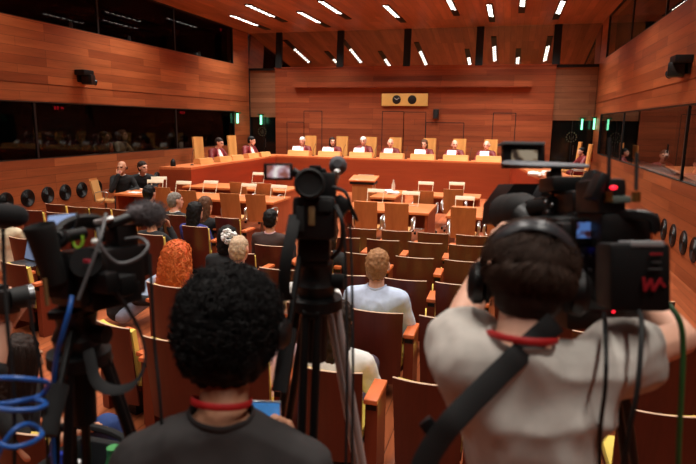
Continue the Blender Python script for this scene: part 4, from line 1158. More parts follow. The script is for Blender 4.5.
while len(paths) < 4200:
    a, b = RG.uniform(0, 2 * PI), RG.uniform(-.72, 1); s = math.sqrt(1 - b * b); d = V(math.cos(a) * s, math.sin(a) * s, b)
    if d.y > .35 and d.z < .55: continue
    c = V(0, -.022, .042) if b > 0 else V(0, -.032, .03)
    rr = V(.088, .1, .088) * (1 if b > 0 else 1 + b * .18)
    p = c + V(d.x * rr.x, d.y * rr.y, d.z * rr.z)
    fl = (d - wh); fl = fl - d * fl.dot(d); sw = d.cross(wh) * .5
    fl = (fl.normalized() + sw + V(RG.uniform(-.25, .25), RG.uniform(-.25, .25), RG.uniform(-.25, .25) - .25)); fl = (fl - d * fl.dot(d)).normalized()
    L_ = RG.uniform(.022, .042) * (1 if b > -.3 else .7)
    paths.append([M2 @ ((p + fl * L_ * k / 3 + d * (.002 + .007 * math.sin(k / 3 * 2.4))) * .985) for k in range(4)])
link('hair_strands', strand_mesh(paths, .0016), hairmat('mid_brown', (58, 40, 30)), p2)
headphones(hd, hm2, 'dark headphones worn by the cameraman in the pale T-shirt', r=.099, back=1.25, cup=.044, mat=plain('band_grey', (44, 46, 50), .35), rise=.042)
# camera strap lying on his back
bv = shirt_bvh(kid(p2, 't_shirt')); pts = []; ld_ = None
for px, py in ((412, 498), (420, 475), (428, 456), (438, 440), (452, 422), (468, 405), (486, 387), (503, 370), (519, 355), (534, 341), (547, 330), (556, 322)):
    h = bv.ray_cast(CAM, ray(px, py).normalized()); dd = (h[0] - CAM).dot(FW) if h[0] else None
    if ld_ is None: ld_ = dd or 1.0
    elif dd: ld_ += max(-.02, min(.02, dd - ld_))
    pts.append(ip(px, py, ld_ - .01))
t = thing('shoulder_strap', tuple(pts[5]), 'wide black strap across the back of the pale T-shirt', 'strap')
MB().tube(bez(pts, 4), (.022, .003), 8, flat=tuple((RT * .7 - UP * .7))).build('webbing', plain('strap_web', (18, 18, 19), .8), t, world=True)
pb(MB(), 425, 441, 418, 446, 1.0, .012, aim(0, 0, -38)).build('buckle', PLASTIC, t, world=True)
# ---- tripods
def tripod(name, top, feet, label, handle=None, cols=(BLACK, BLACK, BLACK), colr=.024, spread_z=.45):
    top = Vector(top); t = thing(name, (top.x, top.y, PZ), label, 'tripod')
    hd_ = MB().lathe([(.05, -.1), (.06, -.06), (.045, -.03), (.05, 0)], top).build('fluid_head', PLASTIC, t, world=True)
    MB().box(top + V(0, 0, .012), (.07, .14, .02), Matrix.Rotation(_ya, 4, 'Z'), .004).build('mount_plate', BLACK, hd_, world=True)
    MB().cyl(top + V(.05, 0, -.05), top + V(.085, 0, -.05), .022).build('tilt_knob', RUBBER, hd_, world=True)
    bowl = top + V(0, 0, -.13)
    MB().lathe([(.03, -.16), (.035, -.02), (.075, .0), (.075, .03), (.03, .04)], bowl).build('bowl', BLACK, t, world=True)
    for f, m_ in zip(feet, cols):
        f = Vector(f); d = (f - bowl); side = d.cross(V(0, 0, 1)).normalized() * .017
        a = bowl + Vector((d.x, d.y, 0)).normalized() * .06
        k = a.lerp(f, .52); mb = MB()
        for s in (-1, 1): mb.cyl(a + side * s, k + side * s, .012, n=10)
        mb.cyl(a - side * 1.3, a + side * 1.3, .016)
        lg = mb.build('leg', m_, t, world=True)
        MB().cyl(k.lerp(a, .12), f, .012, .011, 10).build('lower_tube', BLACK, lg, world=True)
        MB().box(k, (.06, .04, .05), d.to_track_quat('Z', 'Y').to_matrix().to_4x4(), .008).build('clamp', PLASTIC, lg, world=True)
        MB().ell(f + V(0, 0, .012), (.03, .03, .014)).build('rubber_foot', RUBBER, lg, world=True)
    c = V(bowl.x, bowl.y, 0)
    mb = MB(); ctr = sum((Vector(f) for f in feet), V(0, 0, 0)) / 3; ctr.z = spread_z + PZ
    for f in feet:
        f = Vector(f); z = (ctr.z - bowl.z) / (f.z - bowl.z); mb.cyl(ctr, bowl.lerp(f, z), .009, n=8)
    mb.build('spreader', BLACK, t, world=True)
    if handle:
        h0, h1 = handle
        h = MB().cyl(h0, h1, .009, n=10).build('pan_handle', BLACK, t, world=True)
        g = h0.lerp(h1, .55); MB().cyl(g, h1, .021, .019, 14).build('grip', FOAM, h, world=True)
    return t
def foot(top, dx, dy): return (top.x + dx, top.y + dy, PZ)
# ---- the tripod camera in the middle
tp = ip(316, 262, 1.62)
tripod('tripod', tp, (foot(tp, -.36, .22), foot(tp, .22, .34), foot(tp, .05, -.36)), 'black and silver tripod carrying the camera with the flip-out screen', (ip(300, 255, 1.55), ip(279, 392, 1.45)), (BLACK, plain('satin_silver', (190, 192, 194), .4, .3), BLACK))
t = thing('tripod_camera', tuple(tp + V(0, 0, .02)), 'black video camera with lit flip-out screen on the middle tripod, seen from behind', 'video camera')
mb = pb(MB(), 292, 336, 196, 240, 1.5, .26, None, .015); pb(mb, 297, 330, 236, 262, 1.54, .14, None, .01); b = mb.build('body', PLASTIC, t, world=True)
pb(MB(), 308, 315, 206, 226, 1.494, .01).build('rear_badge', plain('tan_mark', (130, 100, 62), .5), b, world=True)
mb = MB(); pb(mb, 296, 304, 206, 232, 1.49, .02, None, .004); pb(mb, 318, 332, 200, 212, 1.49, .02, None, .004)
mb.build('port_cover', RUBBER, b, world=True)
R = VR @ Euler((PI / 2, 0, 0)).to_matrix().to_4x4()
MB().lathe([(.022, -.06), (.03, -.02), (.04, .0), (.04, .02), (.034, .024), (.03, .018), (.001, .016)], ip(310, 184, 1.5), R, 28).build('eyepiece', RUBBER, t, world=True)
mb = MB(); mb.cyl(ip(311, 186, 1.56), ip(313, 192, 1.75), .03); pb(mb, 306, 326, 168, 174, 1.6, .12, None, .005); pb(mb, 309, 321, 165, 170, 1.58, .05, None, .004); pb(mb, 320, 336, 172, 200, 1.58, .1, None, .01)
mb.build('viewfinder', PLASTIC, t, world=True)
s = pb(MB(), 263.5, 292.5, 163, 180, 1.55, .012, aim(4), .004).build('flip_screen', PLASTIC, t, world=True)
def view_image(name, c0, c1, c2, es):
    """a small lit picture: pale figures over wood tones"""
    if name in MATS: return MATS[name]
    m, nt, b = newmat(name); N = nt.nodes; tc = N.new('ShaderNodeTexCoord'); nz = N.new('ShaderNodeTexNoise'); nz.inputs['Scale'].default_value = 38; nz.inputs['Detail'].default_value = 1
    rp = N.new('ShaderNodeValToRGB'); e = rp.color_ramp.elements; e[0].position = .38; e[0].color = lin(c0); e[1].position = .62; e[1].color = lin(c2); k = e.new(.5); k.color = lin(c1)
    nt.links.new(tc.outputs['Object'], nz.inputs[0]); nt.links.new(nz.outputs[0], rp.inputs[0]); nt.links.new(rp.outputs[0], b.inputs['Emission Color']); b.inputs['Emission Strength'].default_value = es
    b.inputs['Base Color'].default_value = (.01, .01, .01, 1); b.inputs['Roughness'].default_value = .2; MATS[name] = m; return m
pb(MB(), 267, 289.5, 165.5, 177.5, 1.543, .004, aim(4), 0).build('display', view_image('flip_picture', (150, 90, 80), (196, 160, 170), (250, 240, 235), .85), s, world=True)
MB().cyl(ip(292, 171, 1.555), ip(300, 176, 1.56), .012).build('hinge', PLASTIC, s, world=True)
mb = pb(MB(), 331, 349, 196, 216, 1.6, .16, aim(0, 0, 38), .012); mb.build('side_grip', PLASTIC, t, world=True)
mb = MB().lathe([(.012, -.08), (.022, -.06), (.027, 0), (.024, .05), (.012, .07)], ip(338, 166, 1.72), R, 20)
mc = mb.build('microphone', plain('grey_foam', (92, 92, 96), .95, var=.35, scale=300), t, world=True)
mb = MB(); mb.ell(ip(337, 173, 1.62), .012); mb.cyl(ip(337, 176, 1.64), ip(333, 188, 1.66), .008); mb.build('mic_mount', SILVER, mc, world=True)
mb = MB(); pt(mb, [(333, 187, 1.55), (345, 192, 1.52), (351, 206, 1.52), (357, 220, 1.54), (350, 208, 1.55)], .0045)
pt(mb, [(336, 206, 1.5), (342, 222, 1.47), (341, 246, 1.5), (332, 258, 1.55)], .006); mb.build('camera_cable', RUBBER, t, world=True)
mb = MB(); pt(mb, [(295, 215, 1.5), (291, 236, 1.47), (286, 262, 1.46), (284, 290, 1.48), (288, 300, 1.5)], (.016, .003), flat=tuple(RT)); mb.build('hand_strap', plain('strap_web', (18, 18, 19), .8), t, world=True)
for px, lab in ((346, 'thin black cable hanging straight down from the middle tripod camera'), (352, 'second thin black cable right of the middle tripod')):
    mb = MB(); pt(mb, [(px - 2, 224, 1.56), (px, 280, 1.54), (px + 1, 380, 1.5), (px, 520, 1.5), (px + 6, 760, 1.6)], .0036); tag(mb.build('cable', RUBBER, None), lab, 'cable')
# ---- the left camera
tl = ip(76, 312, 1.42)
tripod('tripod', tl, (foot(tl, -.3, .26), foot(tl, .36, .2), foot(tl, .02, -.3)), 'black tripod carrying the camera with the fluffy microphone at the left', (ip(72, 330, 1.38), ip(48, 436, 1.25)))
t = thing('shoulder_camera', tuple(tl + V(0, 0, .02)), 'black shoulder video camera with fluffy microphone on the left tripod', 'video camera')
RL = aim(-32, 6)
mb = MB(); mb.box(ip(98, 274, 1.42), (.13, .19, .13), RL, .02); pb(mb, 40, 70, 252, 300, 1.3, .1, aim(-8), .02); pb(mb, 60, 100, 290, 312, 1.35, .14, RL, .01)
b = mb.build('body', PLASTIC, t, world=True)
mb = MB(); mb.box(ip(100, 282, 1.33), (.1, .04, .05), RL, .012); mb.box(ip(122, 285, 1.36), (.06, .05, .05), RL, .012); mb.cyl(ip(86, 262, 1.3), ip(92, 268, 1.36), .035); mb.build('control_panel', BLACK, b, world=True)
MB().box(ip(87, 261, 1.28), (.02, .006, .008), RL).build('red_mark', plain('red_mark', (190, 50, 70), .5), b, world=True)
MB().box(ip(46, 292, 1.26), (.007, .006, .06), RL).build('rear_badge', plain('tan_mark', (130, 100, 62), .5), b, world=True)
mb = MB(); pt(mb, [(56, 244, 1.3), (62, 229, 1.34), (80, 222, 1.4), (100, 224, 1.46), (106, 240, 1.48)], (.02, .011), flat=tuple(UP)); mb.build('carry_handle', PLASTIC, t, world=True)
Re = Matrix.Translation(V(0, 0, 0)) @ (FW * -.25 + UP * .85 - RT * .12).to_track_quat('Z', 'Y').to_matrix().to_4x4()
mb = MB().lathe([(.026, -.1), (.028, -.04), (.03, .0), (.034, .03), (.032, .034), (.026, .02), (.022, -.02)], ip(43, 240, 1.27), Re, 24); mb.build('eyepiece', RUBBER, t, world=True)
mb = MB(); mb.cyl(ip(58, 238, 1.3), ip(84, 233, 1.36), .014); mb.cyl(ip(58, 238, 1.3), ip(62, 240, 1.31), .022); mb.build('viewfinder_tube', BLACK, t, world=True)
Rs = aim(-8, -24, -5)
s = MB().box(ip(62, 223, 1.38), (.08, .008, .046), Rs, .003).build('flip_screen', PLASTIC, t, world=True)
MB().box(ip(62, 223, 1.38) + Rs.to_3x3() @ V(0, -.006, 0), (.068, .003, .036), Rs).build('display', plain('cool_screen', (120, 140, 180), .2, emis=(150, 170, 215), es=.5), s, world=True)
mb = MB(); mb.tube([ip(78 + 5 * math.cos(a * .6), 240 + 8 * math.sin(a * .6), 1.33) for a in range(-1, 8)], .0035, 6); mb.build('lime_loop', plain('lime', (160, 214, 60), .5), t, world=True)
mb = MB(); mb.box(ip(124, 262, 1.5), (.075, .11, .085), RL, .012); mb.cyl(ip(108, 262, 1.42), ip(122, 262, 1.52), .045); mb.build('lens_hood', BLACK, t, world=True)
mb = MB(); mb.cyl(ip(106, 226, 1.4), ip(136, 215, 1.44), .013); mb.cyl(ip(94, 224, 1.38), ip(110, 219, 1.4), .008); pb(mb, 100, 122, 226, 250, 1.42, .06, RL, .008); mc = mb.build('microphone', PLASTIC, t, world=True)
mb = MB(); pt(mb, [(95, 223, 1.38), (104, 221, 1.385), (113, 218, 1.395)], .0075, sm=3); mb.build('mic_clip', SILVER, mc, world=True)
fm = MB().hull([(ip(136, 214, 1.44), .022), (ip(152, 213, 1.52), .03), (ip(158, 214, 1.55), .02)])
fmesh = remesh(fm, .004, 1, lambda co: .004 * noise.noise(co * 130))
link('foam_cover', fmesh, plain('grey_fur', (84, 78, 80), .98, var=.4, scale=220), mc, world=True)
paths = []
for _ in range(900):
    k = RG.random(); c = ip(136, 214, 1.44).lerp(ip(157, 213, 1.54), k); r_ = .02 + .012 * math.sin(k * 2.6); a = V(RG.gauss(0, 1), RG.gauss(0, 1), RG.gauss(0, 1)).normalized()
    paths.append([c + a * r_, c + a * (r_ + .006), c + a * (r_ + .011) + V(RG.uniform(-.004, .004), 0, RG.uniform(-.006, .002))])
link('fur', strand_mesh(paths, .0012), plain('grey_fur', (84, 78, 80), .98, var=.4, scale=220), mc, world=True)
mb = MB(); pt(mb, [(98, 228, 1.32), (102, 248, 1.3), (118, 263, 1.32), (138, 258, 1.34), (148, 246, 1.36), (140, 238, 1.38), (126, 239, 1.4)], .0042); pt(mb, [(106, 214, 1.36), (102, 232, 1.3), (96, 252, 1.28), (78, 300, 1.26)], .004)
mb.build('signal_cable', plain('grey_cable', (92, 92, 94), .45), t, world=True)
MB().ell(ip(95, 242, 1.3), .008).build('white_knob', WHITE, t, world=True)
mb = MB(); pt(mb, [(113, 290, 1.34), (126, 306, 1.28), (141, 334, 1.24), (145, 362, 1.22), (134, 384, 1.22), (112, 390, 1.24), (96, 380, 1.28), (88, 350, 1.32)], (.002, .013), flat=tuple(RT), n=8); mb.build('shoulder_strap', plain('strap_web', (18, 18, 19), .8), t, world=True)
# ---- blue cables at the left
BLUE = plain('blue_cable', (30, 92, 176), .4)
mb = MB(); pt(mb, [(72, 296, 1.3), (69, 312, 1.28), (62, 336, 1.28), (56, 360, 1.3), (52, 420, 1.34), (56, 560, 1.4), (40, 760, 1.5)], .0055); tag(mb.build('cable', BLUE, None), 'bright blue cable hanging down from the left camera', 'cable')
mb = MB(); pt(mb, [(-30, 380, 1.15), (0, 378, 1.14), (26, 379, 1.15), (48, 383, 1.2), (40, 396, 1.22), (16, 402, 1.16), (-8, 406, 1.14), (10, 410, 1.13), (36, 409, 1.15), (46, 403, 1.2), (28, 400, 1.2), (-6, 408, 1.16), (-20, 426, 1.15), (4, 446, 1.13), (28, 444, 1.15), (42, 434, 1.2), (30, 424, 1.2), (14, 430, 1.17), (0, 450, 1.15), (-10, 480, 1.14)], .0052)
tag(mb.build('cable', BLUE, None), 'coiled blue cable looping at the lower left picture edge', 'cable')
for pts, lab in (([(3, 228, 1.2), (4, 270, 1.2), (8, 330, 1.18), (14, 400, 1.18), (14, 520, 1.2)], 'thin black cable hanging at the left picture edge'), ([(29, 300, 1.25), (33, 330, 1.25), (38, 352, 1.25), (46, 420, 1.26), (50, 540, 1.3)], 'thin black cable left of the left tripod'), ([(150, 254, 1.32), (152, 300, 1.32), (155, 350, 1.32), (160, 400, 1.3), (168, 520, 1.3)], 'thin black cable hanging between left camera and curly haired photographer')):
    mb = MB(); pt(mb, pts, .0038); tag(mb.build('cable', RUBBER, None), lab, 'cable')
# ---- microphone poking in at the left
t = thing('shotgun_microphone', tuple(ip(-20, 214, 1.3)), 'black foam microphone poking in at the left picture edge', 'microphone')
MB().hull([(ip(-30, 212, 1.28), .026), (ip(16, 216, 1.34), .026), (ip(22, 217, 1.35), .014)], 3).build('foam_cover', FOAM, t, world=True)
MB().cyl(ip(-30, 212, 1.28), ip(-80, 208, 1.22), .012).build('barrel', BLACK, t, world=True)
# ---- photographer at the left edge with a stills camera
base = Vector((ip(-70, 400, 1.85).x, ip(-70, 400, 1.85).y, PZ))
hs_ = ip(-62, 300, 1.8)
J3 = stand(base, ip(-130, 360, 1.75), ip(-30, 368, 1.85), ip(-72, 342, 1.8), hs_, VR @ Euler((-.2, 0, -.6)).to_matrix().to_4x4(),
           ip(-110, 420, 1.85), ip(-22, 318, 2.0), ip(-12, 376, 1.86), ip(3, 326, 1.9), ((RT * .8 + UP * .5 + FW * .3), (FW * -.2 + UP * -.2 + RT * .5)), ((UP * .8 + RT * .25 + FW * .45), (-RT * .8 + FW * .2)))
p3 = make_person('person at the left edge, bare arm raised with a black stills camera', tuple(base), 0, J3, 'fair', 'short', 'dark', BLKC, .4, BLKC, voxel=.009, scale=1.0, top_name='shirt', handkw=dict(R=dict(curl=.8, sub=2), L=dict(curl=.6)))
t = thing('stills_camera', tuple(ip(2, 303, 1.96)), 'black stills camera in the raised hand at the left picture edge', 'camera')
Rk = aim(-30, 4)
mb = MB(); mb.box(ip(1, 301, 1.9), (.13, .06, .08), Rk, .015); mb.box(ip(-2, 289, 1.9), (.05, .05, .03), Rk, .01); mb.build('body', PLASTIC, t, world=True)
ax = (RT * .75 + FW * .7 + UP * .1).normalized()
l0 = ip(10, 299, 1.88); MB().cyl(l0, l0 + ax * .05, .034, .038).build('lens', RUBBER, t, world=True)
MB().cyl(l0 + ax * .05, l0 + ax * .066, .039, .041).build('lens_rim', STEEL, t, world=True)
# ---- long haired woman in the near corner
J = seated(.03, (.75, -.2, 0), dict(R=((.25, .16, .66), (.17, .4, .74), (-.1, 1, .1), (0, 0, -1))))
J['kn'][1] = V(.1, .52, .72); J['an'][1] = V(.0, .66, .36); J['ft'][1] = V(.0, .78, .32); q = ip(19, 360, 3.2); rz = -1.15; hv = Matrix.Rotation(rz, 4, 'Z') @ J['head']
w3 = make_person('woman with long dark hair and blue jeans in the near left corner', (q.x - hv.x, q.y - hv.y, max(-.3, min(.2, q.z - hv.z))), rz, J, 'tan', 'long', 'dark', BLKC, .3, JEAN2, voxel=.009, hairvox=.008, scale=1.0, hs=1.18, handkw=dict(R=dict(curl=.3)))
Mh = Matrix.Translation(J['head']) @ J['hm']; paths = []
for _ in range(700):
    a = RG.uniform(-2.2, 2.2); d = V(math.sin(a), -math.cos(a), 0); z0 = RG.uniform(.02, .12); L_ = RG.uniform(.2, .4); k0 = math.sqrt(max(0, 1 - ((z0 - .04) / .09) ** 2)) if z0 > .04 else 1
    P = []
    for k in range(8):
        u = k / 7; z = z0 - L_ * u; rr = .112 * max(k0, min(1, k0 + u * 3)) + .004
        P.append(Mh @ (V(d.x * rr * 1.04, d.y * rr * 1.12 - .012, z) + V(.004 * math.sin(u * 5 + a * 9), .004 * math.cos(u * 4 + a * 7), 0)))
    paths.append(P)
link('hair_strands', strand_mesh(paths, .0024), HM['dark'], w3)
# bracelet of beads
wr = Matrix.Translation(w3.location) @ Matrix.Rotation(rz, 4, 'Z') @  (J['wr'][1] - V(0, .04, -.02))
mb = MB()
for k in range(14): mb.ell(wr + V(math.cos(k * .449) * .042, math.sin(k * .449) * .012, math.sin(k * .449) * .042), .007, sub=1)
tag(mb.build('bracelet', WHITE, None), 'white beaded bracelet on the wrist of the woman in jeans', 'bracelet')
# ---- bag with bottles
g = ip(94, 462, 1.75)
t = thing('camera_bag', (g.x, g.y, PZ), 'open black bag at the bottom left beside the curly haired photographer', 'bag')
mb = MB(); zt_ = g.z - .02; hh = zt_ - PZ
mb.box((g.x, g.y, PZ + .02), (.36, .3, .04), None, .015)
for sx in (-1, 1): mb.box((g.x + sx * .17, g.y, PZ + hh / 2), (.03, .3, hh), None, .012); mb.box((g.x, g.y + sx * .14, PZ + hh / 2), (.36, .03, hh), None, .012)
mb.build('bag_body', FOAM, t, world=True)
mb = MB(); mb.tube(bez([(g.x - .16, g.y, zt_), (g.x - .1, g.y, zt_ + .12), (g.x + .1, g.y, zt_ + .12), (g.x + .16, g.y, zt_)], 6), .012, 8); mb.build('handle', plain('strap_web', (18, 18, 19), .8), t, world=True)
for k, (dx, dy, c_, lab) in enumerate(((-.1, -.04, (40, 70, 200), 'blue and white drink can in the black bag, leftmost'), (-.02, -.06, (230, 232, 236), 'white bottle in the black bag'), (.04, .04, (60, 150, 80), 'green capped bottle in the black bag, middle'), (.12, .02, (70, 130, 90), 'green capped bottle in the black bag, rightmost'))):
    o = MB().lathe([(.03, 0), (.034, .02), (.034, hh - .07), (.02, hh - .02), (.02, hh + .01)]).build('drink_bottle', plain('can_%d' % k, c_, .35), None); o.location = (g.x + dx, g.y + dy, PZ + .042); tag(o, lab, 'bottle')
# ---- laptop on the seat arms
q = iz(17, 266, .66); t = thing('laptop', (q.x, q.y + .12, .648), 'open laptop with blue grey screen on the seat arms at the left', 'laptop'); t.rotation_euler.z = -.3
MB().box((0, 0, .009), (.44, .26, .018), None, .004).build('base', STEEL, t)
s = MB().box((0, .15, .15), (.44, .012, .27), (-.25, 0, 0), .004).build('lid', PLASTIC, t)
MB().box((0, .1425, .152), (.41, .004, .24), (-.25, 0, 0)).build('screen', plain('laptop_screen', (90, 110, 140), .2, emis=(120, 140, 175), es=.4), s)
# ---- the broadcast camera at the right
tr = ip(606, 330, 1.55)
tripod('tripod', tr, (foot(tr, -.12, -.3), foot(tr, .38, .3), foot(tr, -.3, .3)), 'black tripod under the big broadcast camera at the right')
t = thing('broadcast_camera', tuple(tr + V(0, 0, .02)), 'big black broadcast camera with red marked battery at the right', 'video camera')
RB = aim(4, 2)
mb = MB(); pb(mb, 560, 648, 222, 312, 1.36, .42, RB, .02); pb(mb, 600, 655, 212, 250, 1.3, .3, RB, .02); pb(mb, 566, 640, 308, 330, 1.45, .3, RB, .01)
pb(mb, 556, 600, 216, 250, 1.4, .3, RB, .03); b = mb.build('body', PLASTIC, t, world=True)
mb = MB(); pb(mb, 574, 598, 219, 243, 1.345, .02, aim(10), .003); pp = mb.build('side_panel', BLACK, b, world=True)
pb(MB(), 577, 594, 222, 238, 1.34, .004, aim(10), 0).build('display', view_image('panel_picture', (40, 20, 26), (70, 40, 50), (90, 130, 200), .6), pp, world=True)
mb = MB()
for k in range(12): mb.ell(ip(574 + (k % 4) * 8, 256 + (k // 4) * 14, 1.355), .006, sub=1)
mb.build('buttons', plain('button_grey', (44, 44, 48), .4), b, world=True)
MB().ell(ip(599.5, 249.5, 1.335), .0045, sub=1).build('blue_lamp', plain('blue_led', (20, 20, 60), .3, emis=(90, 80, 255), es=3), b, world=True)
MB().ell(ip(613.5, 311.5, 1.43), .0045, sub=1).build('red_lamp', REDLED, b, world=True)
mb = MB(); pt(mb, [(548, 248, 1.5), (556, 226, 1.48), (580, 216, 1.42), (612, 214, 1.32), (650, 217, 1.28), (656, 232, 1.28)], (.012, .009), flat=tuple(UP)); mb.build('rail', PLASTIC, t, world=True)
bt = MB(); pb(bt, 611, 671, 243, 312, 1.15, .09, aim(-4), .012); bo = bt.build('battery', BLACK, t, world=True)
pb(MB(), 632, 664, 241, 247, 1.147, .07, aim(-4), .003).build('battery_top', plain('battery_grey', (150, 152, 154), .35), bo, world=True)
RED = plain('print_red', (150, 18, 30), .5, emis=(150, 18, 30), es=0); mb = MB()
def stroke(m_, x0, y0, x1, y1, w=2.4):
    a, b_ = ip(x0, y0, 1.142), ip(x1, y1, 1.142); d = b_ - a; L_ = d.length; x = d.normalized(); z = x.cross(FW).normalized()
    M = Matrix((x, FW, z)).transposed().to_4x4(); m_.box((a + b_) / 2, (L_, .004, w * 1.14 / F_PX), M)
for q_ in ((643.5, 277, 645, 291), (645, 291, 651, 279), (651, 279, 653, 291), (653, 291, 661, 278), (660, 281, 665, 287)): stroke(mb, *q_)
mb.build('red_letters', RED, bo, world=True)
mb = MB(); stroke(mb, 650, 254, 662, 254, 2); mb.build('red_line', RED, bo, world=True)
mb = MB(); stroke(mb, 652, 262, 661, 262, 1.3); stroke(mb, 649, 269, 662, 269, 1.6); mb.build('grey_lines', plain('print_grey', (70, 70, 70), .5), bo, world=True)
# lens side
mb = MB(); ax = (FW + RT * -.12).normalized(); c = ip(519, 212, 1.82)
Rl = ax.to_track_quat('Z', 'Y').to_matrix().to_4x4()
mb.lathe([(.035, -.1), (.05, -.06), (.06, -.02), (.058, .0), (.062, .03), (.062, .1)], c, Rl, 28); mb.build('lens_barrel', RUBBER, t, world=True)
mb = MB(); mb.cyl(ip(522, 216, 1.75), ip(572, 256, 1.6), .05, .06); mb.build('lens_body', PLASTIC, t, world=True)
mb = MB(); vs = [ip(497, 222, 2.0), ip(499, 203, 1.98), ip(513, 184, 1.98), ip(541, 184, 1.98), ip(552, 198, 1.98), ip(553, 224, 2.0)]
A_ = [mb.bm.verts.new(v) for v in vs]; B_ = [mb.bm.verts.new(v + ax * .12 + (v - ip(524, 206, 1.98)) * .12) for v in vs]
A2 = [mb.bm.verts.new(v - ax * .01) for v in vs]
mb.bm.faces.new(A2[::-1]); mb.bm.faces.new(B_)
for i in range(6): mb.bm.faces.new((A2[i], A2[(i + 1) % 6], B_[(i + 1) % 6], B_[i]))
for v in A_: mb.bm.verts.remove(v)
mb.build('lens_hood', PLASTIC, t, world=True)
mb = MB(); pb(mb, 503, 546, 197, 200, 1.95, .02, aim(0, 0, 2), .002); pb(mb, 536, 543, 184, 198, 1.95, .01, aim(0, 0, 30), .002); mb.build('hood_edge', plain('hood_grey', (58, 58, 60), .4), t, world=True)
# top: viewfinder, handle, arms
mb = MB(); pb(mb, 552, 606, 176, 192, 1.5, .1, RB, .012); pb(mb, 572, 606, 190, 216, 1.45, .12, RB, .015); pb(mb, 588, 604, 170, 200, 1.42, .06, aim(0, 0, 18), .008)
mb.build('top_handle', PLASTIC, t, world=True)
mb = MB(); pb(mb, 546, 576, 196, 220, 1.55, .12, RB, .02); mb.cyl(ip(530, 208, 1.62), ip(556, 206, 1.56), .022); mb.build('viewfinder', RUBBER, t, world=True)
mb = MB()
for a_ in ((546, 202), (552, 205), (580, 193), (592, 192), (548, 212)): mb.ell(ip(a_[0], a_[1], 1.5), .006, sub=1)
mb.build('screws', STEEL, t, world=True)
mb = MB(); mb.cyl(ip(556, 162, 1.62), ip(556, 198, 1.6), .014); pb(mb, 551, 563, 170, 182, 1.58, .04, RB, .006); mb.build('monitor_arm', BLACK, t, world=True)
mo = pb(MB(), 503, 546, 143, 168, 1.62, .022, aim(5), .004).build('monitor', BLACK, t, world=True)
pb(MB(), 511.5, 538, 150, 162, 1.614, .004, aim(5), 0).build('display', view_image('monitor_picture', (60, 48, 40), (150, 128, 104), (176, 160, 136), .65), mo, world=True)
pb(MB(), 503, 546, 141.5, 144, 1.6, .05, aim(5), .001).build('monitor_hood', plain('hood_rim', (120, 122, 124), .4), mo, world=True)
mb = MB(); mb.hull([(ip(512, 163, 1.6), (.03, .06, .008)), (ip(545, 165, 1.6), (.03, .05, .01)), (ip(585, 166, 1.62), (.012, .03, .006))], 2); mb.build('tray', plain('tray_grey', (108, 110, 116), .5, var=.25, scale=50), t, world=True)
mb = MB(); pb(mb, 598, 628, 178, 214, 1.3, .12, RB, .012); pb(mb, 596, 606, 172, 200, 1.28, .05, aim(0, 0, 25), .006); rc = mb.build('transmitter', PLASTIC, t, world=True)
MB().ell(ip(613.5, 187.5, 1.272), (.0085, .006, .005), VR, 2).build('tally_lamp', REDLED, rc, world=True)
pb(MB(), 612, 632, 196, 203, 1.29, .05, RB, .004).build('transmitter_plate', plain('plate_grey', (92, 108, 100), .5), rc, world=True)
for x0, y0, y1 in ((609.5, 200, 138), (637, 200, 153)):
    a_ = MB().cyl(ip(x0 - 1, y0 - 10, 1.29), ip(x0, y1, 1.31), .0042, .0038, 8).build('antenna', BLACK, rc, world=True)
    MB().cyl(ip(x0 - 1, y0 + 2, 1.29), ip(x0 - 1, y0 - 8, 1.29), .009).build('brass_socket', plain('brass', (190, 160, 92), .35, 1), a_, world=True)
mb = MB()
pt(mb, [(604, 306, 1.3), (594, 300, 1.28), (586, 290, 1.28), (590, 282, 1.3)], .006); mb.build('lens_cable', RUBBER, t, world=True)
pb(MB(), 545, 554, 318, 336, 1.18, .02, aim(0, 0, 8), .006).build('clip', plain('clip_grey', (150, 150, 152), .4), t, world=True)
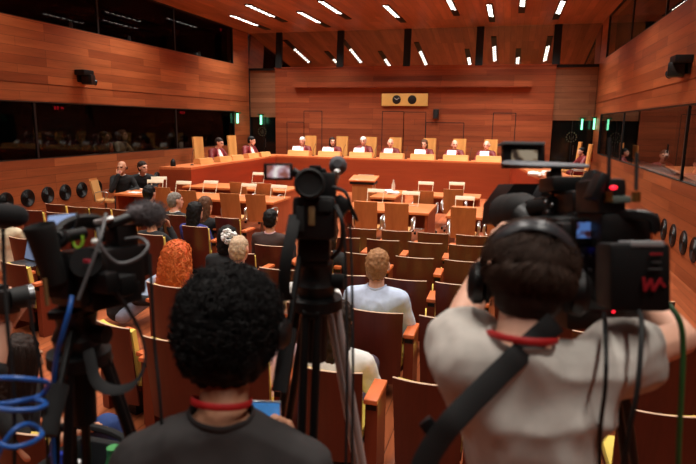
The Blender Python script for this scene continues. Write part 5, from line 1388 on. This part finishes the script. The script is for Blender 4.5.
for pts, m_, lab, r_ in (([(621, 303, 1.2), (634, 306, 1.17), (641, 318, 1.14), (641, 345, 1.1), (637, 392, 1.08), (628, 440, 1.1), (618, 520, 1.15), (610, 760, 1.3)], RUBBER, 'black cable looping from the big camera down past the cameraman sleeve', .005), ([(604, 312, 1.3), (606, 350, 1.08), (605, 390, 1.06), (600, 440, 1.1), (600, 560, 1.2)], RUBBER, 'thin black cable over the back of the pale T-shirt sleeve', .0042), ([(655, 296, 1.25), (668, 304, 1.22), (680, 322, 1.2), (683, 350, 1.2), (681, 400, 1.2), (678, 470, 1.22), (676, 640, 1.3)], plain('green_cable', (44, 88, 40), .5), 'dark green cable hanging at the right picture edge', .0058)):
    mb = MB(); pt(mb, pts, r_); tag(mb.build('cable', m_, None), lab, 'cable')
# ---- copper curls of the red haired woman
rw = [o for o in bpy.data.objects if o.get('label') == 'woman with long wavy copper red hair'][0]; h = kid(rw, 'hair'); bvh = BVHTree.FromPolygons([tuple(v.co) for v in h.data.vertices], [tuple(p.vertices) for p in h.data.polygons])
co = [v.co.copy() for v in h.data.vertices]; paths = []; zt_ = max(c.z for c in co)
ctr = sum(co, V(0, 0, 0)) / len(co)
for _ in range(620):
    c = RG.choice(co); L_ = RG.uniform(.08, .2); P = []; ph = RG.uniform(0, 6.28); am = RG.uniform(.006, .012)
    for k in range(12):
        u = k / 11; q = c + V(am * math.sin(ph + u * 16), am * math.cos(ph + u * 13) * .6, -L_ * u)
        nr = bvh.find_nearest(q); P.append(nr[0] + nr[1] * .006 + V(am * math.sin(ph + u * 16), 0, 0) * .6 if nr[0] else q)
    paths.append(P)
link('hair_curls', strand_mesh(paths, .006), hairmat('copper_light', (214, 104, 52)), rw)
# ================================================================ RENDER LOOK
w = bpy.data.worlds.new('world'); SC.world = w; w.use_nodes = True
w.node_tree.nodes['Background'].inputs[0].default_value = (.01, .008, .007, 1)
SC.view_settings.view_transform = 'Standard'; SC.view_settings.look = 'None'
SC.view_settings.exposure = -.08; SC.view_settings.gamma = 1
SC.cycles.max_bounces = 6; SC.cycles.transparent_max_bounces = 16
SC.cycles.sample_clamp_indirect = 4
bpy.data.scenes.remove(TMPS)
